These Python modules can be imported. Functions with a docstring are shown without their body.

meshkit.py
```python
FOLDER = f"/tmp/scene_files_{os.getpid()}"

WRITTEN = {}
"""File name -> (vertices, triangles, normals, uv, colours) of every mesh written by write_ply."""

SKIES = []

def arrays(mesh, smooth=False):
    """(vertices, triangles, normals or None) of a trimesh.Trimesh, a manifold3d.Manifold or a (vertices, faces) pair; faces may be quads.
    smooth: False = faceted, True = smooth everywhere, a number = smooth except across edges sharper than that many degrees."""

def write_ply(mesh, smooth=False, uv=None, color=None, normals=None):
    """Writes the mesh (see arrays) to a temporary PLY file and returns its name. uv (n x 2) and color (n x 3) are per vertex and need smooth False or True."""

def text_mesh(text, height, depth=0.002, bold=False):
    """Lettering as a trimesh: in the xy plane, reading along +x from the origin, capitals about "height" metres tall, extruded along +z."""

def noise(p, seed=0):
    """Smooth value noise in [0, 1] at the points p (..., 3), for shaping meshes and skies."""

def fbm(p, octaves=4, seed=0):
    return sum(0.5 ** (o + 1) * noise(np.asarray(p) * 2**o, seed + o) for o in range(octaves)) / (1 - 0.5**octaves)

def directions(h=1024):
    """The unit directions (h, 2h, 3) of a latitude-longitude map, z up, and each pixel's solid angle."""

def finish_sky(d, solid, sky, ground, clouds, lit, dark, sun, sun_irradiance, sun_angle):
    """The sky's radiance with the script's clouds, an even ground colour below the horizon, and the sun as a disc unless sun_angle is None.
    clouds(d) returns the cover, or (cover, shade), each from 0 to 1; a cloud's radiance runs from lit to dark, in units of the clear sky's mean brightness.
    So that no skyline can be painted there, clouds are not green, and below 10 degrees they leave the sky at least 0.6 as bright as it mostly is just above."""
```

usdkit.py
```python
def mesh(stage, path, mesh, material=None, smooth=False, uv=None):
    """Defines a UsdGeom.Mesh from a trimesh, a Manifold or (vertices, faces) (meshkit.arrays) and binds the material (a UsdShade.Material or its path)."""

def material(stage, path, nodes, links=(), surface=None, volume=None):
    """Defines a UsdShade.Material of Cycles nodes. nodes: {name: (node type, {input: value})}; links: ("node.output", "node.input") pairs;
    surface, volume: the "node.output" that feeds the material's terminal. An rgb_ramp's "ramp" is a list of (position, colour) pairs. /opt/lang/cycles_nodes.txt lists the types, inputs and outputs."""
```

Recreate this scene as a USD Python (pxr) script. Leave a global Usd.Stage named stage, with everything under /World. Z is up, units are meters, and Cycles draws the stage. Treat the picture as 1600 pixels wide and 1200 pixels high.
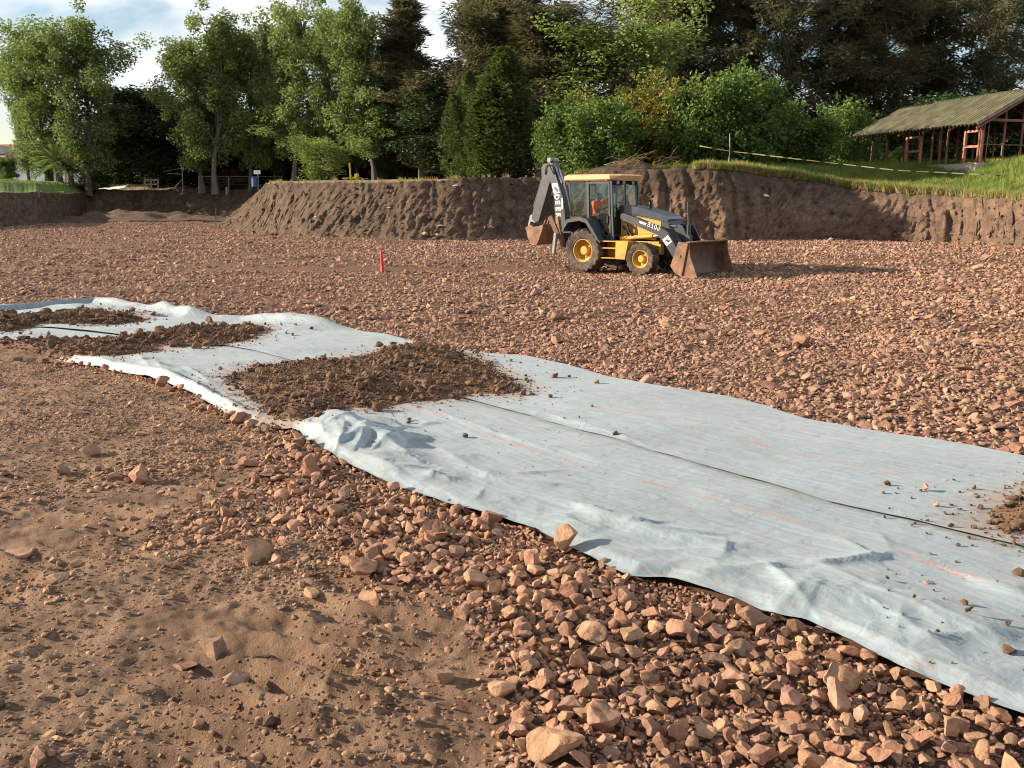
import math
import numpy as np, trimesh, manifold3d, usdkit, meshkit
from meshkit import fbm, noise
from scipy.spatial import cKDTree
from shapely.geometry import Polygon
from pxr import Usd, UsdGeom, UsdLux, UsdShade, Gf, Sdf, Vt

stage = Usd.Stage.CreateInMemory()
UsdGeom.SetStageUpAxis(stage, "Z")
WORLD = UsdGeom.Xform.Define(stage, "/World")
stage.SetDefaultPrim(WORLD.GetPrim())
UsdGeom.Scope.Define(stage, "/World/Looks")
T = Sdf.ValueTypeNames
PI = math.pi

# ------------------------------------------------------------------ camera, sky, sun, exposure
EYE = 2.0
PITCH = math.atan((600 - 313) / 1386.0)
FPX = 1386.0
cam = UsdGeom.Camera.Define(stage, "/World/camera")
cam.AddTranslateOp().Set((0, 0, EYE))
cam.AddRotateXOp().Set(90 - math.degrees(PITCH))
cam.CreateHorizontalApertureAttr(36.0)
cam.CreateVerticalApertureAttr(27.0)
cam.CreateFocalLengthAttr(36.0 * FPX / 1600)
cam.CreateClippingRangeAttr((0.05, 5000.0))
EXPOSURE = 1.5
cam.CreateExposureAttr(EXPOSURE)
SUN_TO = np.array([-0.99, 0.115])
SUN_TO /= np.linalg.norm(SUN_TO)
SUN_EL = math.radians(19.0)
SUN_ROT = math.atan2(SUN_TO[0], SUN_TO[1])
sun = UsdLux.DistantLight.Define(stage, "/World/sun")
sun.CreateNormalizeAttr(True)
sun.CreateIntensityAttr(1.25)
sun.CreateAngleAttr(0.53)
sun.CreateColorAttr((1.0, 0.86, 0.68))
sv = np.array([SUN_TO[0] * math.cos(SUN_EL), SUN_TO[1] * math.cos(SUN_EL), math.sin(SUN_EL)])
m = Gf.Matrix4d().SetLookAt(Gf.Vec3d(*sv), Gf.Vec3d(0, 0, 0), Gf.Vec3d(0, 0, 1)).GetInverse()
m.SetTranslateOnly(Gf.Vec3d(0, 0, 0))
sun.AddTransformOp().Set(m)
dome = UsdLux.DomeLight.Define(stage, "/World/sky")
SKY_STRENGTH = 0.055
skymat = usdkit.material(stage, "/World/Looks/sky_air", {
    "tc": ("texture_coordinate", {}),
    "sky": ("sky_texture", {"sky_type": "single_scattering", "sun_disc": False, "sun_elevation": SUN_EL, "sun_rotation": SUN_ROT, "air_density": 1.0, "aerosol_density": 1.0}),
    "mp": ("mapping", {"scale": (1.0, 1.0, 2.6), "location": (3.1, 0.4, 0.0)}),
    "n1": ("noise_texture", {"scale": 2.6, "detail": 7.0, "roughness": 0.55, "distortion": 0.4}),
    "cr": ("rgb_ramp", {"ramp": [(0.0, (0, 0, 0)), (0.44, (0, 0, 0)), (0.57, (1, 1, 1)), (1.0, (1, 1, 1))]}),
    "n2": ("noise_texture", {"scale": 6.0, "detail": 5.0, "roughness": 0.6}),
    "cc": ("rgb_ramp", {"ramp": [(0.3, (5.2, 5.6, 6.2)), (0.7, (10.0, 9.9, 9.6))]}),
    "mx": ("mix_color", {"use_clamp": False}),
    "bg": ("background_shader", {"strength": SKY_STRENGTH}),
}, [("tc.generated", "mp.vector"), ("mp.vector", "n1.vector"), ("n1.fac", "cr.fac"), ("mp.vector", "n2.vector"), ("n2.fac", "cc.fac"),
    ("sky.color", "mx.a"), ("cc.color", "mx.b"), ("cr.color", "mx.fac"), ("mx.result", "bg.color")], surface="bg.background")
UsdShade.MaterialBindingAPI.Apply(dome.GetPrim()).Bind(skymat)
dome.GetPrim().SetCustomDataByKey("kind", "structure")


# ------------------------------------------------------------------ geometry of the photograph: pixel -> point
def ray(px, py):
    px, py = np.asarray(px, float), np.asarray(py, float)
    x, y = (px - 800) / FPX, -(py - 600) / FPX
    c, s = math.cos(PITCH), math.sin(PITCH)
    return np.stack([x, c + y * s, -s + y * c], -1)


def G(px, py, z=0.0):
    d = ray(px, py)
    t = (z - EYE) / d[..., 2]
    return np.array([0, 0, EYE]) + t[..., None] * d


def at(px, py, Y):
    d = ray(px, py)
    return np.array([0, 0, EYE]) + (np.asarray(Y) / d[..., 1])[..., None] * d


def smooth(a, b, x):
    t = np.clip((x - a) / (b - a), 0, 1)
    return t * t * (3 - 2 * t)


def fb2(x, y, s, oct=4, seed=0, z=0.0):
    x, y = np.broadcast_arrays(np.asarray(x, float), np.asarray(y, float))
    return fbm(np.stack([x * s, y * s, np.full(x.shape, z + 0.37)], -1), oct, seed) - 0.5


def ridged(x, y, s, oct=3, seed=0):
    return sum(0.5 ** o * (1 - np.abs(2 * noise(np.stack([x * s * 2 ** o, y * s * 2 ** o, np.full(np.shape(x), 0.7 + o)], -1), seed + o) - 1)) for o in range(oct)) / (2 - 0.5 ** (oct - 1))


# ------------------------------------------------------------------ names, prims
TAKEN = {}


def path_of(name, parent=None):
    base = f"{parent.GetPath() if parent else '/World'}/{name}"
    n = TAKEN.get(base, -1) + 1
    TAKEN[base] = n
    return base if n == 0 else f"{base}_{n:03d}"


def tag(p, label=None, cat=None, group=None, kind=None):
    for k, v in (("label", label), ("category", cat), ("group", group), ("kind", kind)):
        if v:
            p.SetCustomDataByKey(k, v)
    return p


def thing(name, label=None, cat=None, loc=(0, 0, 0), rz=0.0, scale=(1, 1, 1), group=None, kind=None, ref=None, parent=None):
    x = UsdGeom.Xform.Define(stage, path_of(name, parent))
    x.AddTranslateOp().Set(Gf.Vec3d(*map(float, loc)))
    x.AddRotateZOp().Set(math.degrees(rz))
    x.AddScaleOp().Set(Gf.Vec3f(*map(float, scale)))
    p = x.GetPrim()
    if ref is not None:
        p.GetReferences().AddInternalReference(ref.GetPath())
        p.SetInstanceable(True)
    return tag(p, label, cat, group, kind)


def part(name, mesh, mat, parent=None, smooth=False, prim=None, label=None, cat=None, group=None, kind=None, attr=None):
    if isinstance(mesh, MB):
        mesh = mesh.get()
    g = usdkit.mesh(stage, path_of(name, parent), mesh, mat, smooth=smooth)
    if attr:
        for k, v in attr.items():
            v = np.asarray(v, np.float32)
            if v.ndim == 1:
                UsdGeom.PrimvarsAPI(g).CreatePrimvar(k, T.FloatArray, "vertex").Set(Vt.FloatArray.FromNumpy(v))
            else:
                UsdGeom.PrimvarsAPI(g).CreatePrimvar(k, T.TexCoord2fArray, "vertex").Set(Vt.Vec2fArray.FromNumpy(v))
    return tag(g.GetPrim(), label, cat, group, kind)


def instancer(name, parent, protos, pos, scl, quat, idx, kind="stuff", label=None, cat=None):
    """protos: list of (name, mesh, material, smooth); quat: n x 4 (w, x, y, z)."""
    pi = UsdGeom.PointInstancer.Define(stage, path_of(name, parent))
    paths = []
    for nm, me, mt, sm in protos:
        paths.append(part(nm, me, mt, pi.GetPrim(), sm).GetPath())
    pi.CreatePrototypesRel().SetTargets(paths)
    pi.CreateProtoIndicesAttr(Vt.IntArray.FromNumpy(np.asarray(idx, np.int32)))
    pi.CreatePositionsAttr(Vt.Vec3fArray.FromNumpy(np.asarray(pos, np.float32)))
    pi.CreateScalesAttr(Vt.Vec3fArray.FromNumpy(np.asarray(scl, np.float32)))
    q = np.asarray(quat, np.float32)
    pi.CreateOrientationsAttr(Vt.QuathArray([Gf.Quath(float(a[0]), float(a[1]), float(a[2]), float(a[3])) for a in q]))
    return tag(pi.GetPrim(), label, cat, None, kind)


def rand_quat(rng, n, tilt=1.0):
    """random heading, tilted up to about tilt radians."""
    yaw = rng.uniform(0, 2 * PI, n)
    ax = rng.uniform(0, 2 * PI, n)
    t = rng.uniform(-tilt, tilt, n)
    q1 = np.stack([np.cos(yaw / 2), 0 * yaw, 0 * yaw, np.sin(yaw / 2)], -1)
    q2 = np.stack([np.cos(t / 2), np.sin(t / 2) * np.cos(ax), np.sin(t / 2) * np.sin(ax), 0 * t], -1)
    a, b = q2, q1
    w = a[:, 0] * b[:, 0] - (a[:, 1:] * b[:, 1:]).sum(1)
    v = a[:, :1] * b[:, 1:] + b[:, :1] * a[:, 1:] + np.cross(a[:, 1:], b[:, 1:])
    return np.concatenate([w[:, None], v], 1)


def quat_apply(q, v):
    w, u = q[0], q[1:]
    return v + 2 * np.cross(u, np.cross(u, v) + w * v)


def extrude_xz(pts, y0, y1):
    """polygon in the xz plane extruded from y0 to y1."""
    a = Polygon(pts).buffer(0)
    me = trimesh.creation.extrude_polygon(a, abs(y1 - y0), engine="earcut")
    v = me.vertices
    me.vertices = np.stack([v[:, 0], max(y0, y1) - v[:, 2], v[:, 1]], -1)
    return me


class MB:
    def __init__(self):
        self.p = []

    def add(self, me):
        self.p.append(me)
        return self

    def box(self, c, s, rz=0, ry=0):
        b = trimesh.creation.box(s)
        if min(s) > 0.012:
            ch = min(0.012, min(s) * 0.2)
            man = manifold3d.Manifold.hull_points(np.concatenate([b.vertices * (1 - 2 * ch * np.eye(3)[k] / np.array(s)) if False else np.where(np.arange(3) == k, b.vertices, b.vertices * (1 - 2 * ch / np.array(s))) for k in range(3)]))
            mm = man.to_mesh()
            b = trimesh.Trimesh(mm.vert_properties[:, :3], mm.tri_verts, process=False)
        if ry:
            b.apply_transform(trimesh.transformations.rotation_matrix(ry, [0, 1, 0]))
        if rz:
            b.apply_transform(trimesh.transformations.rotation_matrix(rz, [0, 0, 1]))
        b.apply_translation(c)
        self.p.append(b)
        return self

    def bar(self, a, b, w, d=None):
        """rectangular bar from a to b."""
        a, b = np.asarray(a, float), np.asarray(b, float)
        L = np.linalg.norm(b - a)
        t = (b - a) / L
        up = np.array([0, 0, 1.0]) if abs(t[2]) < 0.9 else np.array([0, 1.0, 0])
        s = np.cross(t, up)
        s /= np.linalg.norm(s)
        u = np.cross(s, t)
        bx = trimesh.creation.box([w, d or w, L])
        M4 = np.eye(4)
        M4[:3, 0], M4[:3, 1], M4[:3, 2], M4[:3, 3] = s, u, t, (a + b) / 2
        bx.apply_transform(M4)
        self.p.append(bx)
        return self

    def tube(self, pts, r, sides=8, cap=True):
        pts = np.asarray(pts, float)
        r = np.broadcast_to(np.asarray(r, float), (len(pts),))
        t = np.gradient(pts, axis=0)
        t /= np.linalg.norm(t, axis=1, keepdims=True) + 1e-12
        ref = np.array([0.31, 0.87, 0.38])
        a = np.cross(t, ref)
        a /= np.linalg.norm(a, axis=1, keepdims=True) + 1e-12
        b = np.cross(t, a)
        an = np.arange(sides) * 2 * PI / sides
        v = pts[:, None] + r[:, None, None] * (np.cos(an)[None, :, None] * a[:, None] + np.sin(an)[None, :, None] * b[:, None])
        n = len(pts)
        i, j = np.meshgrid(np.arange(n - 1), np.arange(sides), indexing="ij")
        q = np.stack([i * sides + j, i * sides + (j + 1) % sides, (i + 1) * sides + (j + 1) % sides, (i + 1) * sides + j], -1).reshape(-1, 4)[:, ::-1]
        f = np.vstack([q[:, [0, 1, 2]], q[:, [0, 2, 3]]])
        v = v.reshape(-1, 3)
        if cap:
            v = np.vstack([v, pts[:1], pts[-1:]])
            j = np.arange(sides)
            k = (j + 1) % sides
            f = np.vstack([f, np.stack([j, k, np.full(sides, n * sides)], -1), np.stack([(n - 1) * sides + k, (n - 1) * sides + j, np.full(sides, n * sides + 1)], -1)])
        self.p.append(trimesh.Trimesh(v, f, process=False))
        return self

    def lathe(self, prof, c, n=40):
        """profile (radius, y) revolved about the y axis at c."""
        prof = np.asarray(prof, float)
        an = np.linspace(0, 2 * PI, n, endpoint=False)
        v = np.stack([prof[:, None, 0] * np.cos(an), np.broadcast_to(prof[:, None, 1], (len(prof), n)), prof[:, None, 0] * np.sin(an)], -1)
        i, j = np.meshgrid(np.arange(len(prof) - 1), np.arange(n), indexing="ij")
        q = np.stack([i * n + j, i * n + (j + 1) % n, (i + 1) * n + (j + 1) % n, (i + 1) * n + j], -1).reshape(-1, 4)
        self.p.append(trimesh.Trimesh(v.reshape(-1, 3) + np.asarray(c, float), np.vstack([q[:, [0, 1, 2]], q[:, [0, 2, 3]]]), process=False))
        return self

    def get(self):
        return trimesh.util.concatenate([trimesh.Trimesh(x.vertices, x.faces, process=False) for x in self.p])


def grid_faces(nr, nc):
    i, j = np.meshgrid(np.arange(nr - 1), np.arange(nc - 1), indexing="ij")
    a = i * nc + j
    return np.stack([a, a + 1, a + nc + 1, a + nc], -1).reshape(-1, 4)


# ------------------------------------------------------------------ materials
def surf(name, stops, scale=3.0, rough=0.9, detail=6.0, bump=0.0, bump_scale=30.0, bump_dist=0.02, space="position", spec=0.3, metallic=0.0, coat=0.0, mod=0.0, mod_scale=1.0, stretch=(1, 1, 1), translucent=None, coat_rough=0.1):
    """colour from noise through a ramp; optional slow modulation, bump, translucency."""
    n = {"geo": ("geometry", {}), "tc": ("texture_coordinate", {}), "mp": ("mapping", {"scale": stretch}),
         "n": ("noise_texture", {"scale": scale, "detail": detail, "roughness": 0.65}),
         "r": ("rgb_ramp", {"ramp": stops}),
         "p": ("principled_bsdf", {"roughness": rough, "specular_ior_level": spec, "metallic": metallic, "coat_weight": coat, "coat_roughness": coat_rough})}
    src = "geo.position" if space == "position" else "tc.object"
    l = [(src, "mp.vector"), ("mp.vector", "n.vector"), ("n.fac", "r.fac")]
    col = "r.color"
    if mod:
        n["n3"] = ("noise_texture", {"scale": mod_scale, "detail": 3.0})
        n["mr"] = ("map_range", {"from_min": 0.3, "from_max": 0.7, "to_min": 1 - mod, "to_max": 1 + mod})
        n["mm"] = ("mix_color", {"blend_type": "multiply", "fac": 1.0, "use_clamp": False})
        l += [("geo.position", "n3.vector"), ("n3.fac", "mr.value"), (col, "mm.a"), ("mr.result", "mm.b")]
        col = "mm.result"
    l.append((col, "p.base_color"))
    if bump:
        n["nb"] = ("noise_texture", {"scale": bump_scale, "detail": 8.0, "roughness": 0.7})
        n["b"] = ("bump", {"strength": bump, "distance": bump_dist})
        l += [("mp.vector", "nb.vector"), ("nb.fac", "b.height"), ("b.normal", "p.normal")]
    out = "p.BSDF"
    if translucent:
        n["tr"] = ("translucent_bsdf", {})
        n["hs"] = ("hsv", {"value": translucent[1], "saturation": 1.1})
        n["mxs"] = ("mix_closure", {"fac": translucent[0]})
        l += [(col, "hs.color"), ("hs.color", "tr.color"), ("p.BSDF", "mxs.closure1"), ("tr.BSDF", "mxs.closure2")]
        out = "mxs.closure"
    return usdkit.material(stage, "/World/Looks/" + name, n, l, surface=out)


def glassy(name, tint, refl=1.0):
    return usdkit.material(stage, "/World/Looks/" + name, {
        "f": ("fresnel", {"IOR": 1.5}), "t": ("transparent_bsdf", {"color": tint}), "g": ("glossy_bsdf", {"color": (refl, refl, refl), "roughness": 0.03}), "m": ("mix_closure", {})},
        [("f.fac", "m.fac"), ("t.BSDF", "m.closure1"), ("g.BSDF", "m.closure2")], surface="m.closure")


def plain(name, c, rough=0.6, var=0.12, **k):
    c = np.array(c)
    return surf(name, [(0.3, c * (1 - var)), (0.7, c * (1 + var))], rough=rough, space="object", **k)


def mixed(name, attr, A, B, edge_noise=0.0, noise_scale=8.0, bump=0.4, bump_scale=40.0, bump_dist=0.02, rough=0.95):
    """two noise ramps mixed by a vertex mask of the ground kind."""
    n = {"geo": ("geometry", {}), "at": ("attribute", {"attribute": attr}),
         "na": ("noise_texture", {"scale": A[1], "detail": 12.0, "roughness": 0.74}), "ra": ("rgb_ramp", {"ramp": A[0]}),
         "nb": ("noise_texture", {"scale": B[1], "detail": 8.0, "roughness": 0.65}), "rb": ("rgb_ramp", {"ramp": B[0]}),
         "mx": ("mix_color", {}), "ne": ("noise_texture", {"scale": noise_scale, "detail": 6.0}),
         "me": ("math", {"math_type": "multiply_add", "value2": edge_noise, "value3": -0.5 * edge_noise}), "ad": ("math", {"math_type": "add", "use_clamp": True}),
         "n4": ("noise_texture", {"scale": bump_scale, "detail": 9.0, "roughness": 0.7}), "b": ("bump", {"strength": bump, "distance": bump_dist}),
         "p": ("principled_bsdf", {"roughness": rough, "specular_ior_level": 0.2})}
    l = [("geo.position", x + ".vector") for x in ("na", "nb", "ne", "n4")] + [("na.fac", "ra.fac"), ("nb.fac", "rb.fac"), ("ne.fac", "me.value1"), ("me.value", "ad.value1"), ("at.fac", "ad.value2"),
        ("ad.value", "mx.fac"), ("ra.color", "mx.a"), ("rb.color", "mx.b"), ("mx.result", "p.base_color"), ("n4.fac", "b.height"), ("b.normal", "p.normal")]
    return usdkit.material(stage, "/World/Looks/" + name, n, l, surface="p.BSDF")


def tone(st, k=(.95, .875, .825)):
    return [(a, tuple(np.array(c) * k)) for a, c in st]


ROCKS = [surf("stone_red", tone([(0.25, (.17, .088, .056)), (0.5, (.29, .165, .108)), (0.75, (.42, .26, .18))]), 9 * 1.6, 0.92, bump=0.8, bump_scale=70, bump_dist=0.02, mod=0.35, mod_scale=2.3),
         surf("stone_tan", tone([(0.25, (.20, .118, .07)), (0.5, (.34, .21, .13)), (0.75, (.48, .32, .21))]), 8 * 1.6, 0.92, bump=0.8, bump_scale=80, bump_dist=0.02, mod=0.35, mod_scale=2.9),
         surf("stone_pink", tone([(0.25, (.18, .10, .072)), (0.5, (.30, .18, .128)), (0.75, (.43, .28, .205))]), 8 * 1.6, 0.92, bump=0.8, bump_scale=70, bump_dist=0.02, mod=0.35, mod_scale=2.6),
         surf("stone_grey", tone([(0.25, (.14, .09, .062)), (0.5, (.23, .15, .105)), (0.75, (.34, .235, .165))]), 7 * 1.6, 0.92, bump=0.8, bump_scale=70, bump_dist=0.02, mod=0.35, mod_scale=2.1)]
M_FLOOR = mixed("pit_soil", "rubble", ([(0.28, (.068, .041, .026)), (0.43, (.158, .095, .060)), (0.56, (.258, .160, .102)), (0.74, (.38, .252, .168))], 2.6),
                ([(0.2, (.06, .031, .02)), (0.5, (.135, .072, .046)), (0.8, (.22, .125, .08))], 6.0), 0.5, 5.0, 1.0, 85.0, 0.035)
def bank_mat(name, lo, hi):
    """cut soil: dark topsoil over paler subsoil, crumbly."""
    return usdkit.material(stage, "/World/Looks/" + name, {
        "geo": ("geometry", {}), "n": ("noise_texture", {"scale": 1.7, "detail": 10.0, "roughness": 0.72}), "ra": ("rgb_ramp", {"ramp": lo}), "rb": ("rgb_ramp", {"ramp": hi}),
        "sep": ("separate_xyz", {}), "nw": ("noise_texture", {"scale": 0.9, "detail": 6.0}), "ad": ("math", {"math_type": "multiply_add", "value2": 1.5}), "mr": ("map_range", {"from_min": 2.6, "from_max": 3.5, "clamp": True}),
        "mx": ("mix_color", {}), "nb": ("noise_texture", {"scale": 6.0, "detail": 10.0, "roughness": 0.75}), "b": ("bump", {"strength": 1.0, "distance": 0.3}), "p": ("principled_bsdf", {"roughness": 0.95, "specular_ior_level": 0.2})},
        [("geo.position", "n.vector"), ("n.fac", "ra.fac"), ("n.fac", "rb.fac"), ("geo.position", "sep.vector"), ("geo.position", "nw.vector"), ("nw.fac", "ad.value1"), ("sep.z", "ad.value3"), ("ad.value", "mr.value"), ("mr.result", "mx.fac"),
         ("ra.color", "mx.a"), ("rb.color", "mx.b"), ("mx.result", "p.base_color"), ("geo.position", "nb.vector"), ("nb.fac", "b.height"), ("b.normal", "p.normal")], surface="p.BSDF")


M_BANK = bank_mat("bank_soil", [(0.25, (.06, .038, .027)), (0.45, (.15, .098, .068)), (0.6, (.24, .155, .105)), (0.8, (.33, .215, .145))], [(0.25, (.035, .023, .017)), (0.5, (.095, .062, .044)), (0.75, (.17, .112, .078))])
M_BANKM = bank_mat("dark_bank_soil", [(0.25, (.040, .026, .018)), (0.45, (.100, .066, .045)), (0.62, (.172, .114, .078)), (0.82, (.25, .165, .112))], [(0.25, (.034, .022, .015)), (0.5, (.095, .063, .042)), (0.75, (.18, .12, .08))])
M_UPPER = mixed("upper_soil", "grass", ([(0.2, (.12, .075, .05)), (0.6, (.22, .145, .095)), (0.85, (.30, .20, .13))], 0.8), ([(0.2, (.045, .075, .015)), (0.55, (.09, .14, .028)), (0.85, (.15, .19, .05))], 1.5), 0.5, 0.8, 0.8, 10, 0.05)
M_HEAP = surf("dark_soil", [(0.2, (.05, .026, .015)), (0.5, (.125, .07, .04)), (0.8, (.22, .13, .075))], 9, 0.95, 9, bump=0.9, bump_scale=60, bump_dist=0.02, mod=0.25, mod_scale=1.5)
M_GRASS = surf("grass_blade", [(0.2, (.085, .125, .025)), (0.5, (.16, .21, .045)), (0.8, (.29, .30, .105))], 0.9, 0.7, 5, translucent=(0.35, 1.3))
M_DRY = surf("dry_grass", [(0.2, (.22, .17, .07)), (0.8, (.40, .32, .14))], 2.0, 0.8, translucent=(0.3, 1.1))
YEL = surf("yellow_paint", [(0.3, (.22, .135, .06)), (0.46, (.40, .225, .04)), (0.7, (.47, .26, .03))], 2.8, 0.5, 8, space="object", coat=0.1, bump=0.08)
YELR = surf("faded_roof_paint", [(0.3, (.40, .255, .12)), (0.7, (.54, .355, .175))], 2.5, 0.55, space="object")
YELD = surf("dusty_yellow_paint", [(0.3, (.25, .14, .05)), (0.55, (.47, .26, .04)), (0.75, (.52, .30, .045))], 3.5, 0.6, space="object")
BLK = surf("black_paint", [(0.35, (.010, .012, .015)), (0.6, (.02, .023, .029)), (0.85, (.07, .06, .05))], 3.0, 0.42, space="object", spec=0.5)
NAVY = surf("hood_paint", [(0.3, (.012, .018, .032)), (0.6, (.022, .032, .055)), (0.85, (.07, .072, .075))], 2.5, 0.3, space="object", spec=0.6, coat=0.4)
DARK = plain("dark_metal", (.018, .018, .018), 0.6)
RUBBER = surf("tyre_rubber", [(0.3, (.022, .02, .018)), (0.5, (.06, .046, .035)), (0.7, (.16, .105, .07))], 7, 0.9, space="object", bump=0.3, bump_scale=25)
RUST = surf("rusty_steel", [(0.25, (.07, .038, .022)), (0.5, (.17, .09, .05)), (0.75, (.30, .17, .095))], 4, 0.75, space="object", bump=0.2, bump_scale=30, bump_dist=0.005)
DRUST = surf("worn_bucket_steel", [(0.25, (.035, .022, .015)), (0.5, (.085, .05, .032)), (0.8, (.16, .095, .06))], 3, 0.6, space="object", spec=0.5, bump=0.15, bump_scale=25, bump_dist=0.005)
CHROME = plain("bright_steel", (.35, .36, .42), 0.25, metallic=1.0)
BLUEROD = plain("blue_steel_rod", (.16, .17, .36), 0.35, spec=0.8)
WHITE = plain("white_decal", (.68, .68, .66), 0.5, 0.08)
FENCEM = plain("weathered_post", (.10, .10, .10), 0.7)
GREYW = plain("chalky_post", (.38, .38, .36), 0.8)
GREYD = plain("grey_steel", (.20, .20, .20), 0.5)
RED = plain("red_paint", (.42, .045, .04), 0.7, 0.25, scale=12)
CABGLASS = glassy("cab_glass", (.84, .94, .91), .55)
SEATM = plain("black_vinyl", (.02, .02, .022), 0.6)
ORANGE = plain("orange_cloth", (.95, .085, .012), 0.8, 0.1)
SKIN = plain("skin", (.16, .085, .055), 0.6)
HAIR = plain("dark_hair", (.012, .010, .009), 0.8)
DENIM = plain("dark_cloth", (.03, .035, .06), 0.9)
LAMPW = plain("lamp_lens", (.12, .12, .12), 0.2, spec=0.8)
LAMPR = plain("amber_lens", (.7, .12, .02), 0.3)
CONC = surf("concrete", [(0.3, (.22, .21, .18)), (0.7, (.36, .34, .30))], 3, 0.9, space="object", bump=0.3, bump_scale=20)
REDWOOD = surf("red_stained_wood", [(0.3, (.09, .036, .022)), (0.7, (.22, .085, .05))], 5, 0.75, space="object", stretch=(1, 1, .2))
FRAMEW = surf("red_frame_wood", [(0.3, (.24, .085, .05)), (0.7, (.42, .16, .095))], 5, 0.75, space="object")
OLDWOOD = surf("old_wood", [(0.3, (.10, .075, .055)), (0.7, (.26, .20, .15))], 6, 0.85, space="object", stretch=(1, 1, .2))
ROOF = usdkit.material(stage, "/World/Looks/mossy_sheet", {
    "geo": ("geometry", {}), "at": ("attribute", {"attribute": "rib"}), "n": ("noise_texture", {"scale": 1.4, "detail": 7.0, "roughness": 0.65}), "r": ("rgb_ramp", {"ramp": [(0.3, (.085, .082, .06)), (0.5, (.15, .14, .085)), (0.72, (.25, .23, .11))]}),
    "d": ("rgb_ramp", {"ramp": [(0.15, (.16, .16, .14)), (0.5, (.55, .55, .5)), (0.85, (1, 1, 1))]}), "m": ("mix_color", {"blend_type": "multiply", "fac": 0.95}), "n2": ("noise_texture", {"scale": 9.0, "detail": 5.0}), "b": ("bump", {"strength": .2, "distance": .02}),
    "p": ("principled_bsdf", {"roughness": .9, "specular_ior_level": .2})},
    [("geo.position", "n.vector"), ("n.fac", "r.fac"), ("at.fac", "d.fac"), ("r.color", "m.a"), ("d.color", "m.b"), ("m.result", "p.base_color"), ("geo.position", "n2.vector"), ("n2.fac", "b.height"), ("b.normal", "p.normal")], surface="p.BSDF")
TAPE = usdkit.material(stage, "/World/Looks/tape_yellow", {"at": ("attribute", {"attribute": "along"}), "m": ("math", {"math_type": "fraction"}), "r": ("rgb_ramp", {"ramp": [(0, (.62, .57, .20)), (.66, (.62, .57, .20)), (.72, (.07, .08, .04)), (.96, (.07, .08, .04)), (1, (.62, .57, .20))]}), "p": ("principled_bsdf", {"roughness": .5})}, [("at.fac", "m.value1"), ("m.value", "r.fac"), ("r.color", "p.base_color")], surface="p.BSDF")
TAPEY = plain("yellow_plastic", (.70, .60, .06), 0.5, translucent=(0.3, 1.0))
WALLW = plain("white_wall", (.62, .63, .62), 0.9, 0.1)
TILE = plain("clay_roof", (.36, .17, .12), 0.9, 0.2, scale=1.5)
BLUEP = plain("blue_plastic", (.03, .07, .22), 0.5)
SHEETM = plain("pale_tarp", (.58, .60, .58), 0.6, 0.15, scale=2)
BARK = surf("bark", [(0.3, (.045, .036, .028)), (0.7, (.13, .105, .08))], 5, 0.9, space="object", stretch=(1, 1, .25), bump=0.5, bump_scale=12)
BARKP = surf("pale_bark", [(0.3, (.06, .05, .04)), (0.7, (.15, .13, .10))], 3, 0.9, space="object", stretch=(1, 1, .3))


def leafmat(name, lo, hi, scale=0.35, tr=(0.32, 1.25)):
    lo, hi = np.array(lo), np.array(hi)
    return surf(name, [(0.32, lo), (0.68, hi)], scale, 0.6, 6, translucent=tr, spec=0.3)


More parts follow.
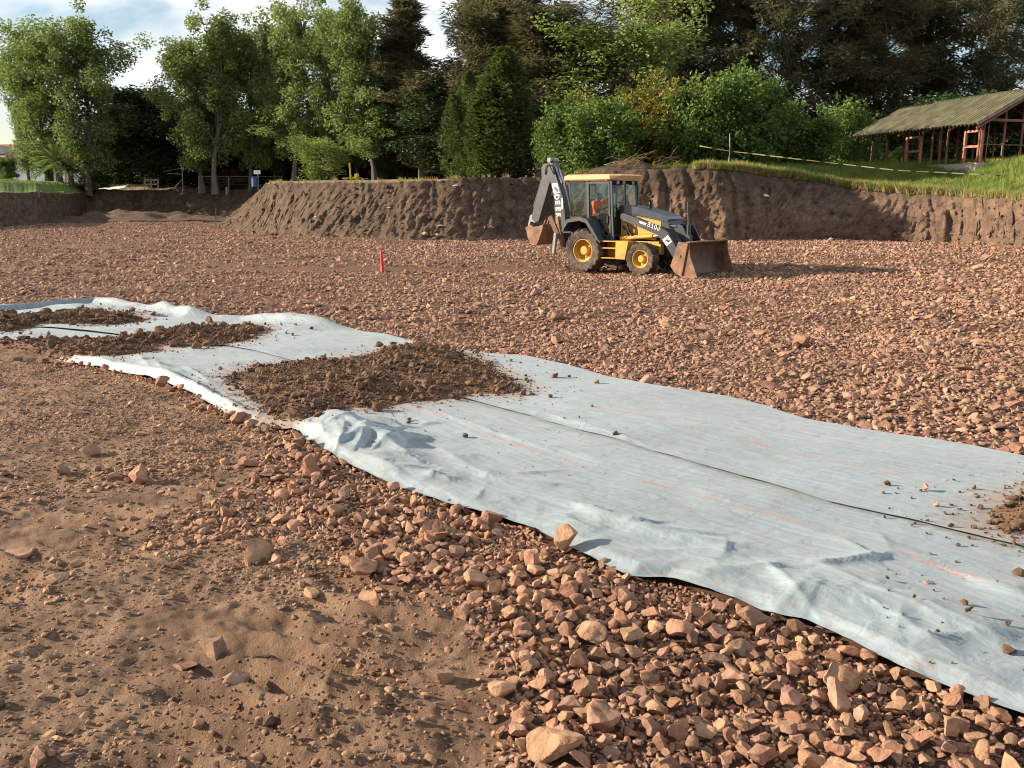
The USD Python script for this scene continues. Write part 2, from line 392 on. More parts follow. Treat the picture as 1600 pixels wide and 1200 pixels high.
L_POP = leafmat("poplar_leaf", (.085, .125, .034), (.20, .26, .078))
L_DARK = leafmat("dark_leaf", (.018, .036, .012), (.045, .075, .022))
L_CAS = leafmat("needle_olive", (.045, .052, .022), (.150, .135, .062))
L_CYP = leafmat("cypress_leaf", (.032, .055, .014), (.10, .14, .034))
L_BUSH = leafmat("bush_leaf", (.032, .07, .014), (.135, .20, .04), 0.6)
L_BUSHY = leafmat("yellowing_leaf", (.07, .095, .018), (.22, .18, .035), 0.7)
L_WIL = leafmat("willow_leaf", (.10, .145, .035), (.24, .30, .085))
L_RED = leafmat("red_leaf", (.06, .022, .018), (.12, .045, .03))

# ------------------------------------------------------------------ plan of the site, taken from the photograph
NEAR_PX = [(-150, 520), (0, 545), (60, 553), (100, 562), (160, 575), (240, 595), (290, 610), (350, 640), (400, 660), (455, 668), (480, 690), (530, 722), (590, 748), (650, 770), (720, 795), (790, 815), (840, 832), (890, 858), (940, 885), (985, 905), (1040, 908), (1090, 925), (1150, 945), (1210, 970), (1260, 980), (1330, 1015), (1420, 1060), (1500, 1090), (1600, 1128), (1750, 1190), (1900, 1260)]
FAR_PX = [(-200, 468), (-80, 476), (0, 481), (60, 476), (170, 471), (240, 481), (285, 487), (320, 492), (400, 497), (460, 503), (560, 513), (620, 525), (690, 540), (760, 548), (830, 553), (900, 568), (960, 585), (1050, 603), (1130, 615), (1200, 632), (1270, 652), (1350, 668), (1450, 680), (1520, 690), (1600, 706), (1750, 735), (1900, 765)]
SEAM_PX = [(-200, 500), (0, 508), (200, 518), (395, 548), (485, 567), (560, 583), (680, 610), (800, 640), (900, 672), (1000, 699), (1100, 728), (1200, 757), (1290, 785), (1400, 807), (1500, 830), (1600, 852), (1750, 885), (1900, 920)]
FZ = 0.07
UD = np.array([-0.692, 0.722])
VD = np.array([0.722, 0.692])
ORG = G(1600, 1128, 0.03)[:2]


def uv_of(x, y):
    r = np.stack([np.asarray(x) - ORG[0], np.asarray(y) - ORG[1]], -1)
    return r @ UD, r @ VD


def curve_uv(px, z):
    p = G(*np.array(px).T, z)
    u, v = uv_of(p[:, 0], p[:, 1])
    o = np.argsort(u)
    return u[o], v[o]


UN, VN = curve_uv(NEAR_PX, 0.03)
UF, VF = curve_uv(FAR_PX, 0.06)
US, VS = curve_uv(SEAM_PX, FZ)
v_near = lambda u: np.interp(u, UN, VN)
v_far = lambda u: np.interp(u, UF, VF)
v_seam = lambda u: np.interp(u, US, VS)

DIRT_PX = [(245, 603), (330, 640), (400, 672), (430, 700), (470, 750), (545, 820), (560, 875), (640, 930), (690, 1000), (690, 1090), (715, 1200), (740, 1330), (760, 1500)]
DP = G(*np.array(DIRT_PX).T, 0.0)[::-1]


def dirt_mask(x, y):
    """1 on the bare soil at the lower left of the photograph."""
    x, y = np.asarray(x, float), np.asarray(y, float)
    u, v = uv_of(x, y)
    edge = np.interp(y, DP[:, 1], DP[:, 0])
    e = (edge - x) / 0.42 + 4.2 * fb2(x, y, 1.3, 4, 5)
    near = smooth(-0.05, 0.12, v_near(u) - v)
    m = smooth(-0.5, 0.5, e)
    m = np.where(y > DP[-1, 1], 1.0, m)
    return m * np.where(y > 0.4, near, 1.0)


def far_side(x, y):
    u, v = uv_of(x, y)
    return v > v_far(u)


def on_fabric(x, y, grow=0.0):
    u, v = uv_of(x, y)
    return (v > v_near(u) - grow) & (v < v_far(u) + grow) & (y > 0)


def track_ridges(x, y, d):
    """tyre prints pressed across the soil."""
    w = 0.35 * fb2(x, y, 1.3, 3, 21)
    q = 0.35 * x + 0.94 * y + w
    band = smooth(0.75, 0.3, np.abs(x - (-0.95 + 0.16 * (y - 3.2)))) + 0.7 * smooth(0.6, 0.2, np.abs(x - (-2.9 + 0.2 * (y - 4))))
    return d * band * (0.020 * np.sin(q * 2 * PI / 0.23 + 2.5 * fb2(x, y, 2.5, 2, 23)) * smooth(-0.15, 0.2, fb2(x, y, 0.9, 2, 24) + 0.1))


def floor_z(x, y, fine=True):
    x, y = np.asarray(x, float), np.asarray(y, float)
    r = np.hypot(x, y)
    fade = smooth(2.0, 9.0, r)
    z = fade * (0.16 * fb2(x, y, 0.13, 3, 1) + 0.10 * fb2(x, y, 0.5, 3, 2))
    z = z + (0.05 + .06 * smooth(8, 14, r)) * fb2(x, y, 0.9, 3, 3)
    d = dirt_mask(x, y)
    z = z - 0.045 * d
    z = z + 0.95 * np.exp(-((x + 32) / 8.5) ** 2 - ((y - 77) / 6.0) ** 2) * (1 + 1.2 * fb2(x, y, .6, 3, 35))
    z = z - 0.10 * smooth(14, 22, r) * smooth(0.0, 0.25, fb2(x, y * 2.2, 0.09, 2, 33))
    if fine:
        clod = np.clip(fb2(x, y, 9, 3, 18) + .04, 0, 1) * smooth(-.12, .2, fb2(x, y, 1.4, 3, 19))
        z = z + d * (0.085 * fb2(x, y, 2.6, 4, 7) + 0.040 * (ridged(x, y, 3.0, 4, 9) - 0.5) + 0.034 * fb2(x, y, 17, 3, 8) + 0.07 * clod) + track_ridges(x, y, d) * 2.2
        z = z + (1 - d) * 0.025 * fb2(x, y, 5, 3, 12)
    return z


# floor of the pit: rings about the standpoint, finest in front
ang = np.concatenate([np.linspace(-180, -44, 40, endpoint=False), np.linspace(-44, 44, 600), np.linspace(44, 180, 41)[1:-1]])
ang = np.append(ang, 180.0)
rad = np.concatenate([[0.02, 0.5, 1.0], np.geomspace(1.35, 12.5, 560), np.geomspace(12.7, 130, 150), [250, 600, 1500]])
RR, AA = np.meshgrid(rad, np.radians(ang), indexing="ij")
FX, FY = RR * np.sin(AA), RR * np.cos(AA)
FZZ = np.where(RR > 100, -0.05, floor_z(FX, FY))
ff = grid_faces(len(rad), len(ang))
ff = ff[:, ::-1] if False else ff
rub = (1 - dirt_mask(FX, FY)) * (1 - .8 * np.exp(-((FX + 32) / 8.5) ** 2 - ((FY - 77) / 6.0) ** 2))
part("ground", (np.stack([FX, FY, FZZ], -1).reshape(-1, 3), ff[:, ::-1]), M_FLOOR, smooth=True, kind="structure", attr={"rubble": rub.ravel()})

# ------------------------------------------------------------------ banks of the excavation and the land above them
BK = [  # base pixel x, base y (negative: distance), crest pixel x, crest y, setback of the crest behind the base (negative: distance of the crest)
    (-420, 378, -420, 306, 3.0), (-200, 364, -200, 304, 3.0), (-60, 359, -60, 303, 3.0), (0, 357, 0, 302, 3.0), (60, 354, 60, 300, 3.0), (108, 350, 108, 303, 3.0), (135, 345.5, 135, 300, 2.4), (200, 344.5, 200, 298, 2.0), (270, 345, 270, 297, 2.0), (318, 346, 318, 297, 2.0),
    (336, -86.5, 380, 296.5, 2.0), (345, -85, 412, 296, 2.0), (340, -79, 416, 293.5, -84), (336, -73, 416.6, 291, -75), (350, -65.5, 417.2, 289, -67), (374, -58.5, 418, 287, -61.5), (404, -54.2, 424, 286, -57.6),
    (440, 369, 442, 285.5, 3.6), (480, 371, 480, 285, 3.4), (560, 373, 560, 285, 3.3), (640, 375, 640, 283, 3.3), (740, 375, 740, 279, 3.0), (850, 373, 850, 276, 2.0), (950, 374, 950, 268, 1.4), (1050, 375, 1050, 263.5, 1.0), (1140, 376, 1140, 265, 1.0), (1230, 374, 1230, 275, 1.6), (1320, 374, 1320, 290, 1.7), (1420, 376, 1420, 303, 1.4), (1500, 378, 1500, 307, 1.0), (1600, 386, 1600, 311, 0.9), (1750, 400, 1750, 319, 0.9), (2100, 440, 2100, 330, 0.9)]
KB, KC = [], []
for bpx, by_, cpx, cy_, sb in BK:
    p_ = G(bpx, by_) if by_ > 0 else at(bpx, 340, -by_)
    KB.append([p_[0], p_[1], 0.0])
    KC.append(at(cpx, cy_, p_[1] + sb if sb > 0 else -sb))
KB, KC = np.array(KB), np.array(KC)
NB = 1750
kl = np.concatenate([[0], np.cumsum(np.hypot(*(np.diff(KB[:, :2], axis=0) / (KB[1:, 1:2] ** .8)).T))])
ku = np.interp(np.linspace(0, 1, NB), np.linspace(0, 1, len(kl)), kl) * .35 + np.linspace(0, kl[-1], NB) * .65


def along_key(v):
    w_ = np.interp(ku, kl, v)
    k = np.hanning(25)
    return np.convolve(np.pad(w_, 12, mode="edge"), k / k.sum(), "valid")


bx = along_key(np.array([r[0] for r in BK], float))       # pixel column of the base, only to vary the bank along its length
cxp = along_key(np.array([r[2] for r in BK], float))
PB = np.stack([along_key(KB[:, 0]), along_key(KB[:, 1])], -1)
PC = np.stack([along_key(KC[:, 0]), along_key(KC[:, 1])], -1)
TZ = along_key(KC[:, 2])
Lb = np.concatenate([[0], np.cumsum(np.hypot(*np.diff(PB, axis=0).T))])
zer = np.zeros(NB)
outw = PB - PC
outw /= np.linalg.norm(outw, axis=1, keepdims=True)
PC = PC + outw * (0.9 * fb2(Lb, zer, 0.55, 4, 41) + .3 * fb2(Lb, zer, 2.6, 3, 44))[:, None]
TZ = TZ + 0.26 * fb2(Lb, zer, 0.5, 3, 42) + 0.22 * fb2(Lb, zer, 2.0, 4, 43)
aC = np.maximum.accumulate(PC[:, 0] / PC[:, 1] + np.arange(NB) * 1e-9)
TYv = PC[:, 1]
aB = PB[:, 0] / PB[:, 1]
o_ = np.argsort(aB)
_edge = [(318, 86), (331, 79), (333, 73), (350, 65.5), (374, 58.5), (404, 54.2)]
ak = np.array([r[0] for r in BK if r[1] > 0 and r[0] <= 318] + [e[0] for e in _edge[1:]] + [r[0] for r in BK if r[1] > 0 and r[0] >= 440], float)
yk = np.array([G(r[0], r[1])[1] for r in BK if r[1] > 0 and r[0] <= 318] + [e[1] for e in _edge[1:]] + [G(r[0], r[1])[1] for r in BK if r[1] > 0 and r[0] >= 440], float)
xk = np.array([at(p_, 350, y_)[0] / y_ for p_, y_ in zip(ak, yk)])


def pit_depth(a):
    return np.interp(a, xk, yk)


natural = np.interp(cxp, [-420, 300, 420, 900, 1100, 1250, 2100], [3.7, 3.7, 3.3, 3.35, 3.8, 3.88, 3.9])


def upper_z(x, y):
    a = np.asarray(x, float) / np.asarray(y, float)
    ty, tz, nat = np.interp(a, aC, TYv), np.interp(a, aC, TZ), np.interp(a, aC, natural)
    return tz + (nat - tz) * smooth(0, 9.5, np.asarray(y) - ty)


NS = 74
sB = np.linspace(0, 1, NS)
S = np.broadcast_to(sB[:, None], (NS, NB))
TZg, Lg, PXg = (np.broadcast_to(v_, S.shape) for v_ in (TZ, Lb, bx))
loose = np.interp(PXg, [-420, 560, 640, 900, 1000, 2100], [1, 1, .9, .6, .15, .1])
zf = -0.12 + (TZg + 0.12) * (S ** (1.0 + 0.25 * loose))
tpl = S ** np.where(loose > .5, 1.0, 1.5)
slant = np.interp(PXg, [-420, 330, 560, 640, 1140, 1180, 1400, 1450, 2100], [0.2, 0.8, 0.9, 0.5, .12, .75, .8, .15, .15])
q = Lg - slant * zf
mid = np.sin(PI * np.clip(S * .97 + .03, 0, 1)) ** 0.45
amp = np.interp(PXg, [-420, 330, 560, 640, 1000, 1100, 2100], [0.35, 0.5, 0.5, 0.4, 0.55, 0.7, 0.75])
butt = np.interp(PXg, [1130, 1210, 1320, 1480], [0, 1, .85, 0])
dsp = amp * (ridged(q, 0.18 * zf, 1.05, 4, 51) - 0.5) * mid + 0.36 * fb2(q, 0.4 * zf, 2.6, 4, 52) * mid + 0.42 * fb2(q, zf * .6, 6.0, 4, 53) * mid
dsp = dsp + butt * 0.95 * (ridged(q, 0.1 * zf, 0.33, 2, 57) - 0.45) * mid * (1.15 - 0.5 * S)
dsp = dsp + 0.5 * (1 - S) ** 3 * (0.6 + fb2(Lg, S, 0.6, 3, 55))
dsp = dsp + np.interp(PXg, [560, 640, 900, 1000], [0, 1, 1, 0]) * 0.6 * (np.abs(fb2(Lg, zf, 1.3, 4, 58)) * 2.2 - .3) * mid
dsp = dsp + 0.22 * np.clip(fb2(Lg, zf, 3.3, 3, 59), 0, 1) * loose * mid
teeth = np.interp(PXg, [880, 1000, 1180, 1260, 1400, 1450, 2100], [0, 1, 1, .45, .5, 1.1, 1.1])
dsp = dsp + teeth * 0.55 * (ridged(Lg + .12 * zf + .25 * fb2(Lg, zf, .8, 2, 64), 0.10 * zf, 1.5, 3, 63) - .5) * mid
dsp = dsp + np.interp(PXg, [330, 420, 560, 640], [0, 1, 1, 0]) * 0.13 * (ridged(q + .3 * fb2(Lg, zf, .7, 3, 66), .05 * zf, 2.1, 3, 65) - .5) * mid
GX = PB[:, 0] + (PC[:, 0] - PB[:, 0]) * tpl + dsp * outw[:, 0]
GY = PB[:, 1] + (PC[:, 1] - PB[:, 1]) * tpl + dsp * outw[:, 1]
GZ = zf + 0.16 * fb2(Lg, zf, 2.0, 4, 56) * mid
bank_v = np.stack([GX, GY, GZ], -1).reshape(-1, 3)
half = int(np.searchsorted(cxp, 405))
end = int(np.searchsorted(cxp, 1000))
fb = grid_faces(NS, NB)
colid = np.tile(np.arange(NB - 1), NS - 1)
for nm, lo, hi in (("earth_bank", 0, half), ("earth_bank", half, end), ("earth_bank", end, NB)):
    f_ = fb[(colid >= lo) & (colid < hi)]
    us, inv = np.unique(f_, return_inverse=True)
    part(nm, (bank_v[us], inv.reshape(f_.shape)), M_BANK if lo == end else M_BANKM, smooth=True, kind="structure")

# low spread of loose earth at the foot of the far bank
ex, ey = np.meshgrid(np.linspace(-54, -17, 150), np.linspace(63, 87, 110), indexing="ij")
eg = np.exp(-((ex + 34) / 10.5) ** 2 - ((ey - 78) / 6.0) ** 2) + .12 * fb2(ex, ey, .5, 3, 36)
ez = floor_z(ex, ey) + np.where(eg > .22, .08 + .5 * fb2(ex, ey, .8, 4, 37) * (eg - .22), -.35)
part("earth_spread", (np.stack([ex, ey, ez], -1).reshape(-1, 3), grid_faces(150, 110)), M_BANKM, smooth=True, kind="structure")
# clods and crumbs caught on the cut faces
rgc = np.random.default_rng(90)
ci = rgc.integers(0, NS - 2, 26000)
cj = rgc.integers(0, NB, 26000)
BV = bank_v.reshape(NS, NB, 3)
cp = BV[ci, cj] + rgc.normal(size=(26000, 3)) * .05
wgt = np.clip(.35 + 1.6 * fb2(Lb[cj], ci * .05, .9, 3, 91), 0, 1) * np.interp(bx[cj], [-420, 330, 480, 600, 900, 1000, 2100], [.5, .5, .5, 1, 1, .55, .55]) * (.4 + .9 * (1 - ci / NS))
cp = cp[rgc.random(26000) < wgt]


# land above: starts on the very edge of the banks
rows = np.concatenate([[0, .15, .35, .6, .9], np.geomspace(1.3, 12, 22), np.geomspace(15, 900, 22)])
UR = np.broadcast_to(rows[:, None], (len(rows), NB))
UY = TYv[None] + UR
UX = (PC[:, 0] / PC[:, 1])[None] * UY
UZ = upper_z(UX, UY) + np.where(UR > 0, 0.10 * fb2(UX, UY, 0.8, 4, 61) * smooth(0, 1.0, UR), 0)
UX[0], UY[0], UZ[0] = GX[-1], GY[-1], GZ[-1]
UPX = np.broadcast_to(cxp, UR.shape)
gm = np.interp(UPX, [-420, 120, 150, 400, 430, 1000, 1075, 1110, 2100], [1, 1, .4, .3, .06, .06, .35, 1, 1])
edge_d = np.interp(UPX, [-420, 100, 160, 420, 430, 1080, 1100], [.3, .6, 12, 3, 1.5, 2.0, 0.15])
gm = gm * smooth(0.4, 1.2, UR / edge_d)
far_g = smooth(14, 22, UR) * np.interp(UPX, [-420, 420, 470, 1100], [1, 1, 0, 0])
gm = np.clip(np.maximum(gm, far_g), 0, 1)
uf = grid_faces(len(rows), NB)
part("upper_ground", (np.stack([UX, UY, UZ], -1).reshape(-1, 3), uf), M_UPPER, smooth=True, kind="structure", attr={"grass": gm.ravel()})


# ------------------------------------------------------------------ stones
def rock_mesh(seed, sub=2, flat=(1.0, 0.8, 0.66), cuts=11, rough=0.05):
    rng = np.random.default_rng(seed)
    s = trimesh.creation.icosphere(sub)
    v = s.vertices.copy()
    n = rng.normal(size=(cuts, 3))
    n /= np.linalg.norm(n, axis=1, keepdims=True)
    for k in range(cuts):
        d = rng.uniform(0.34, 0.80)
        over = np.maximum(0, v @ n[k] - d)
        v = v - over[:, None] * n[k]
    v *= np.array(flat) * rng.uniform(0.82, 1.18, 3)
    v += (v / (np.linalg.norm(v, axis=1, keepdims=True) + 1e-9)) * (rough * 2 * (fbm(v * 2.2 + seed * 3.1, 3, seed) - 0.5))[:, None]
    if sub > 2:
        v += (v / (np.linalg.norm(v, axis=1, keepdims=True) + 1e-9)) * (rough * .9 * (fbm(v * 7.0 + seed * 1.7, 3, seed + 3) - 0.5))[:, None]
    v -= (v.max(0) + v.min(0)) / 2
    v /= (v.max(0) - v.min(0)).max()
    return trimesh.Trimesh(v, s.faces, process=False)   # longest side 1 m


csz = np.minimum(.34, .05 * (1 + rgc.pareto(2.2, len(cp)))) * np.interp(np.hypot(cp[:, 0], cp[:, 1]), [30, 90], [.85, 1.3])
instancer("soil_clods", None, [("clod", rock_mesh(95 + k, 1, cuts=6, rough=.3), M_BANKM if k % 2 else M_BANK, 50) for k in range(4)], cp, csz[:, None] * rgc.uniform(.7, 1.2, (len(cp), 3)), rand_quat(rgc, len(cp), 1), rgc.integers(0, 4, len(cp)), label="soil clods crumbling down the cut faces of the banks", cat="soil")


def jitter(rng, x0, x1, y0, y1, s):
    gx, gy = np.meshgrid(np.arange(x0, x1, s), np.arange(y0, y1, s))
    p = np.stack([gx.ravel(), gy.ravel()], -1)
    return p + rng.uniform(-0.5, 0.5, p.shape) * s


def scatter(seed, classes, region, bounds):
    """classes: (diameter, grid, keep). Larger stones first; smaller ones keep clear of them. Returns x, y, diameter."""
    rng = np.random.default_rng(seed)
    P, D = np.zeros((0, 2)), np.zeros(0)
    for d, s, keep in classes:
        p = jitter(rng, *bounds, s)
        p = p[(rng.random(len(p)) < keep)]
        p = p[region(p[:, 0], p[:, 1], d, rng)]
        dd = d * rng.lognormal(0, 0.22, len(p))
        if len(P) and len(p):
            dist, idx = cKDTree(P).query(p, k=3)
            idx = np.minimum(idx, len(P) - 1)
            ok = np.all(dist > 0.34 * (D[idx] + 0.55 * dd[:, None]), axis=1)
            p, dd = p[ok], dd[ok]
        P, D = np.vstack([P, p]), np.concatenate([D, dd])
    return P[:, 0], P[:, 1], D


def in_view(x, y, m=1.14):
    return (y > 0.9) & (np.abs(x) < 0.58 * m * y + 0.5)


RUB_PATCH = [((345, 835), .75, .55), ((200, 800), .9, .22), ((470, 800), .5, .4), ((120, 690), 1.0, .18), ((300, 720), .9, .25), ((560, 960), .35, .3), ((650, 1130), .3, .25), ((60, 870), .8, .2), ((350, 660), 1.2, .35), ((130, 1140), .25, .45)]
RUB_PATCH = [(G(*c)[:2], r, a) for c, r, a in RUB_PATCH]


def soil_rubble(x, y):
    e = np.interp(y, DP[:, 1], DP[:, 0]) - x
    b = 0.20 * smooth(1.3, 0.1, e) + .02
    for c, r, a in RUB_PATCH:
        b = b + a * np.exp(-((x - c[0]) / r) ** 2 - ((y - c[1]) / (r * 1.2)) ** 2)
    return b * np.clip(.6 + 2.2 * fb2(x, y, 1.7, 3, 83), 0, 1.6)


# crushed rock beside the membrane in the foreground
def wedge(x, y, d, rng):
    u, v = uv_of(x, y)
    keep = rng.random(len(x)) < np.clip(1.0 - 1.3 * dirt_mask(x, y) + (1.0 if d < 0.08 else .5) * soil_rubble(x, y), 0, 1) * (1 if d > .02 else (y < 6))
    gap = smooth(0.25, -0.1, np.hypot(x - 0.95, (y - 4.35)) - 0.25) * (d > 0.05)
    marks = np.array([G(883, 843)[:2], G(614, 750)[:2]])
    clear = np.min(np.hypot(x[:, None] - marks[:, 0], y[:, None] - marks[:, 1]), 1) > (.50 if d > .05 else .14)
    return in_view(x, y) & (v < v_near(u) - 0.30 * d + .045) & (y < 11.5) & keep & clear & (rng.random(len(x)) > gap)


x1, y1, d1 = scatter(11, [(.122, .30, .42), (.082, .145, .60), (.055, .080, .85), (.036, .049, .95), (.024, .034, .95), (.016, .024, .7)], wedge, (-7.2, 6.5, 0.9, 11.6))
size_f = np.interp(y1, [1.5, 5, 8, 11], [1.0, 0.98, 0.95, 0.9])
d1 = d1 * size_f
rngs = np.random.default_rng(12)
z1 = floor_z(x1, y1) + d1 * rngs.uniform(0.05, 0.33, len(d1)) + 0.02 * (1 - dirt_mask(x1, y1)) * (d1 > .05)
bed = thing("rubble_bed", kind="structure")
q1 = rand_quat(rngs, len(x1), 0.7)
app = d1 / np.hypot(y1, x1)
vis = (np.abs(x1 / (y1 * .985 + .4)) < 0.56) & (y1 > 1.75)
big = np.argsort(-(app * vis))[:300]
isbig = np.zeros(len(x1), bool)
isbig[big] = True
for k in big:
    me = rock_mesh(1000 + int(k), 3, (1, .82, .66), cuts=13, rough=0.12)
    me.vertices = quat_apply(q1[k], me.vertices * d1[k] * 1.12) + np.array([x1[k], y1[k], z1[k]])
    part("stone", me, ROCKS[int(rngs.integers(0, 20)) % 7 % 4], bed, smooth=22)
PRO = [("pebble" if k >= 12 else "stone_kind", rock_mesh(50 + k, 2, cuts=12, rough=0.06), ROCKS[k % 4 if k % 4 < 3 or k % 8 == 3 else 0], 16) for k in range(16)]


FARM = [surf("dusty_stone_red", tone([(0.25, (.10, .054, .036)), (0.5, (.19, .108, .074)), (0.75, (.30, .185, .13))], (1.16, 1.09, 1.04)), 11, 0.95, bump=0.8, bump_scale=60, bump_dist=0.02, mod=0.45, mod_scale=1.1),
        surf("dusty_stone_tan", tone([(0.25, (.12, .072, .045)), (0.5, (.225, .142, .093)), (0.75, (.345, .235, .16))], (1.16, 1.09, 1.04)), 11, 0.95, bump=0.8, bump_scale=60, bump_dist=0.02, mod=0.45, mod_scale=0.8),
        surf("dusty_stone_pink", tone([(0.25, (.115, .066, .05)), (0.5, (.215, .13, .096)), (0.75, (.35, .235, .18))], (1.16, 1.09, 1.04)), 11, 0.95, bump=0.8, bump_scale=60, bump_dist=0.02, mod=0.45, mod_scale=0.6)]
PRO_FAR = [("stone_kind", p_[1], FARM[k % 3], 16) for k, p_ in enumerate(PRO)]


def field(name, x, y, z, d, seed, q=None, parent=bed):
    rng = np.random.default_rng(seed)
    n = len(x)
    far = name == "far_rubble"
    return instancer(name, parent, PRO_FAR if far else PRO, np.stack([x, y, z], -1), d[:, None] * rng.uniform(0.8, 1.25, (n, 3)) * (np.array([1.05, 1.05, .88]) if far else 1.0), rand_quat(rng, n, 0.6 if far else 0.8) if q is None else q, rng.integers(0, len(PRO), n))


sm = ~isbig
field("small_stones", x1[sm], y1[sm], z1[sm], d1[sm] * 1.1, 13)


# crushed rock beyond the membrane, out to the banks
def beyond(lo, hi):
    def f(x, y, d, rng):
        r = np.hypot(x, y)
        a = x / y
        by = pit_depth(a)
        dens = 0.60 + 2.1 * fb2(x, y * 1.8, 0.25, 4, 71) + 0.28 * (d < 0.07) - .6 * np.exp(-((x + 31) / 7.0) ** 2 - ((y - 77) / 5.0) ** 2)
        track = smooth(0.9, 0.4, np.abs(y - (22.3 + 0.05 * x))) * smooth(4.0, 1.0, x) * smooth(-9, -5, x) + smooth(.7, .2, np.abs(y - 27.5 - .12 * x)) * smooth(2, -1, x) * smooth(-12, -9, x)
        dens = dens - 0.75 * track * (d > 0.07)
        return in_view(x, y, 1.08) & far_side(x, y) & (r > lo) & (r < hi) & (y < by - 0.05) & (rng.random(len(x)) < dens)
    return f


for nm, seed, cl, lo, hi, bd in (("far_rubble", 21, [(.16, .45, .26), (.098, .17, .5), (.058, .084, .8), (.034, .054, .9)], 4, 15, (-10, 10, 4, 15)),
                                 ("far_rubble", 22, [(.18, .65, .26), (.112, .23, .46), (.068, .108, .88)], 15, 27, (-17, 17, 11, 27)),
                                 ("far_rubble", 23, [(.22, .95, .22), (.14, .33, .42), (.09, .15, .88)], 27, 82, (-42, 34, 22, 82))):
    x, y, d = scatter(seed, cl, beyond(lo, hi), bd)
    z = floor_z(x, y) + d * np.random.default_rng(seed + 5).uniform(-0.10, 0.30, len(d))
    field(nm, x, y, z, d * 1.05, seed + 9)

# pebbles and clods pressed into the bare soil
def soil(x, y, d, rng):
    dm = dirt_mask(x, y)
    dens = (0.36 + 1.9 * fb2(x, y, 0.75, 4, 81)) * np.where(d > 0.035, 0.45 + 0.9 * smooth(4.0, 4.8, y) * smooth(7.6, 6.4, y), 1.0)
    dens = dens * (1.0 if d > .012 else (y < 5.5))
    return in_view(x, y) & (dm > 0.5) & ~on_fabric(x, y) & (y < 11.8) & (rng.random(len(x)) < dens)


x, y, d = scatter(31, [(.085, .36, .25), (.052, .13, .5), (.030, .052, .75), (.017, .023, .9), (.011, .017, .75)], soil, (-7.4, 1.2, 0.9, 12))
z = floor_z(x, y) + d * np.random.default_rng(32).uniform(-0.12, 0.22, len(d))
PEB = [("pebble", rock_mesh(90 + k, 1, cuts=8, rough=0.1), [ROCKS[1], ROCKS[3], M_FLOOR, M_FLOOR, ROCKS[1], ROCKS[3]][k], 30) for k in range(6)]
rg = np.random.default_rng(33)
instancer("soil_pebbles", None, PEB, np.stack([x, y, z], -1), d[:, None] * rg.uniform(.8, 1.2, (len(d), 3)), rand_quat(rg, len(d), .5), rg.integers(0, 6, len(d)), label="small stones and crumbs pressed into the bare soil at lower left", cat="pebbles")

# ------------------------------------------------------------------ ground membrane: two overlapping strips
PILES_PX = [
    [(355, 592), (400, 574), (470, 566), (545, 560), (600, 549), (640, 541), (700, 545), (740, 560), (775, 580), (812, 606), (800, 614), (740, 612), (680, 622), (640, 622), (600, 634), (545, 634), (505, 645), (470, 658), (425, 654), (395, 620)],
    [(190, 531), (230, 517), (300, 510), (350, 512), (392, 508), (412, 520), (380, 534), (330, 541), (280, 541), (250, 536), (235, 541), (250, 549), (180, 558), (110, 557), (40, 550), (-60, 548), (-160, 545), (-160, 532), (-20, 536), (60, 531), (130, 531)],
    [(-150, 500), (0, 494), (50, 493), (105, 487), (140, 484), (200, 490), (222, 497), (180, 503), (110, 503), (60, 506), (20, 517), (-150, 519)],
    [(1545, 822), (1562, 800), (1590, 782), (1660, 770), (1800, 780), (1800, 870), (1640, 845), (1590, 832)],
]
PILE_H = [0.085, 0.055, 0.07, 0.08]
from shapely import contains_xy, distance, points as sh_points, boundary
PILES = [Polygon(G(*np.array(p).T, FZ)[:, :2]).buffer(0) for p in PILES_PX]


def signed_in(poly, x, y):
    """distance inside a polygon (negative outside)."""
    pt = sh_points(np.stack([np.ravel(x), np.ravel(y)], -1))
    d = distance(boundary(poly), pt)
    return np.where(contains_xy(poly, np.ravel(x), np.ravel(y)), d, -d).reshape(np.shape(x))


# ridges of the cloth: (pixel from, pixel to, height, width, sharpness)
RIDGES = [((486, 676), (522, 668), .10, .08), ((522, 668), (576, 690), .12, .09), ((530, 700), (524, 672), .08, .05), ((562, 704), (572, 680), .08, .05), ((474, 676), (488, 664), .08, .06), ((500, 672), (510, 690), .09, .05), ((585, 690), (640, 712), .06, .08), ((600, 700), (620, 690), .06, .05), ((540, 715), (600, 728), .05, .05), ((842, 646), (985, 690), .045, .07), ((640, 632), (860, 700), .03, .07), ((860, 700), (1000, 735), .02, .09), ((900, 640), (1150, 690), .022, .10), ((560, 516), (690, 545), .03, .09),
          ((940, 818), (1060, 852), .04, .06), ((1060, 850), (1150, 862), .035, .07), ((1070, 905), (1190, 900), .05, .07), ((1200, 905), (1260, 955), .055, .06), ((1260, 930), (1330, 950), .045, .07), ((1190, 965), (1260, 930), .035, .05),
          ((1300, 905), (1480, 985), .05, .09), ((1450, 960), (1560, 1010), .05, .09), ((1535, 915), (1640, 960), .075, .09), ((1350, 950), (1450, 1010), .03, .06), ((690, 700), (760, 745), .03, .05), ((760, 745), (860, 760), .03, .05), ((700, 765), (800, 780), .03, .05),
          ((600, 712), (660, 722), .045, .035), ((640, 738), (700, 750), .04, .04), ((560, 715), (620, 738), .05, .035), ((905, 800), (980, 822), .05, .05), ((990, 835), (1100, 840), .03, .05), ((240, 572), (270, 598), .07, .08), ((215, 560), (235, 585), .05, .07), ((290, 580), (330, 600), .04, .06), ((150, 560), (200, 570), .05, .06),
          ((200, 490), (250, 492), .09, .10), ((85, 478), (200, 482), .08, .14), ((240, 486), (290, 487), .10, .12), ((1100, 770), (1300, 840), .015, .1), ((380, 660), (420, 640), .05, .05), ((405, 640), (470, 668), .04, .05)]
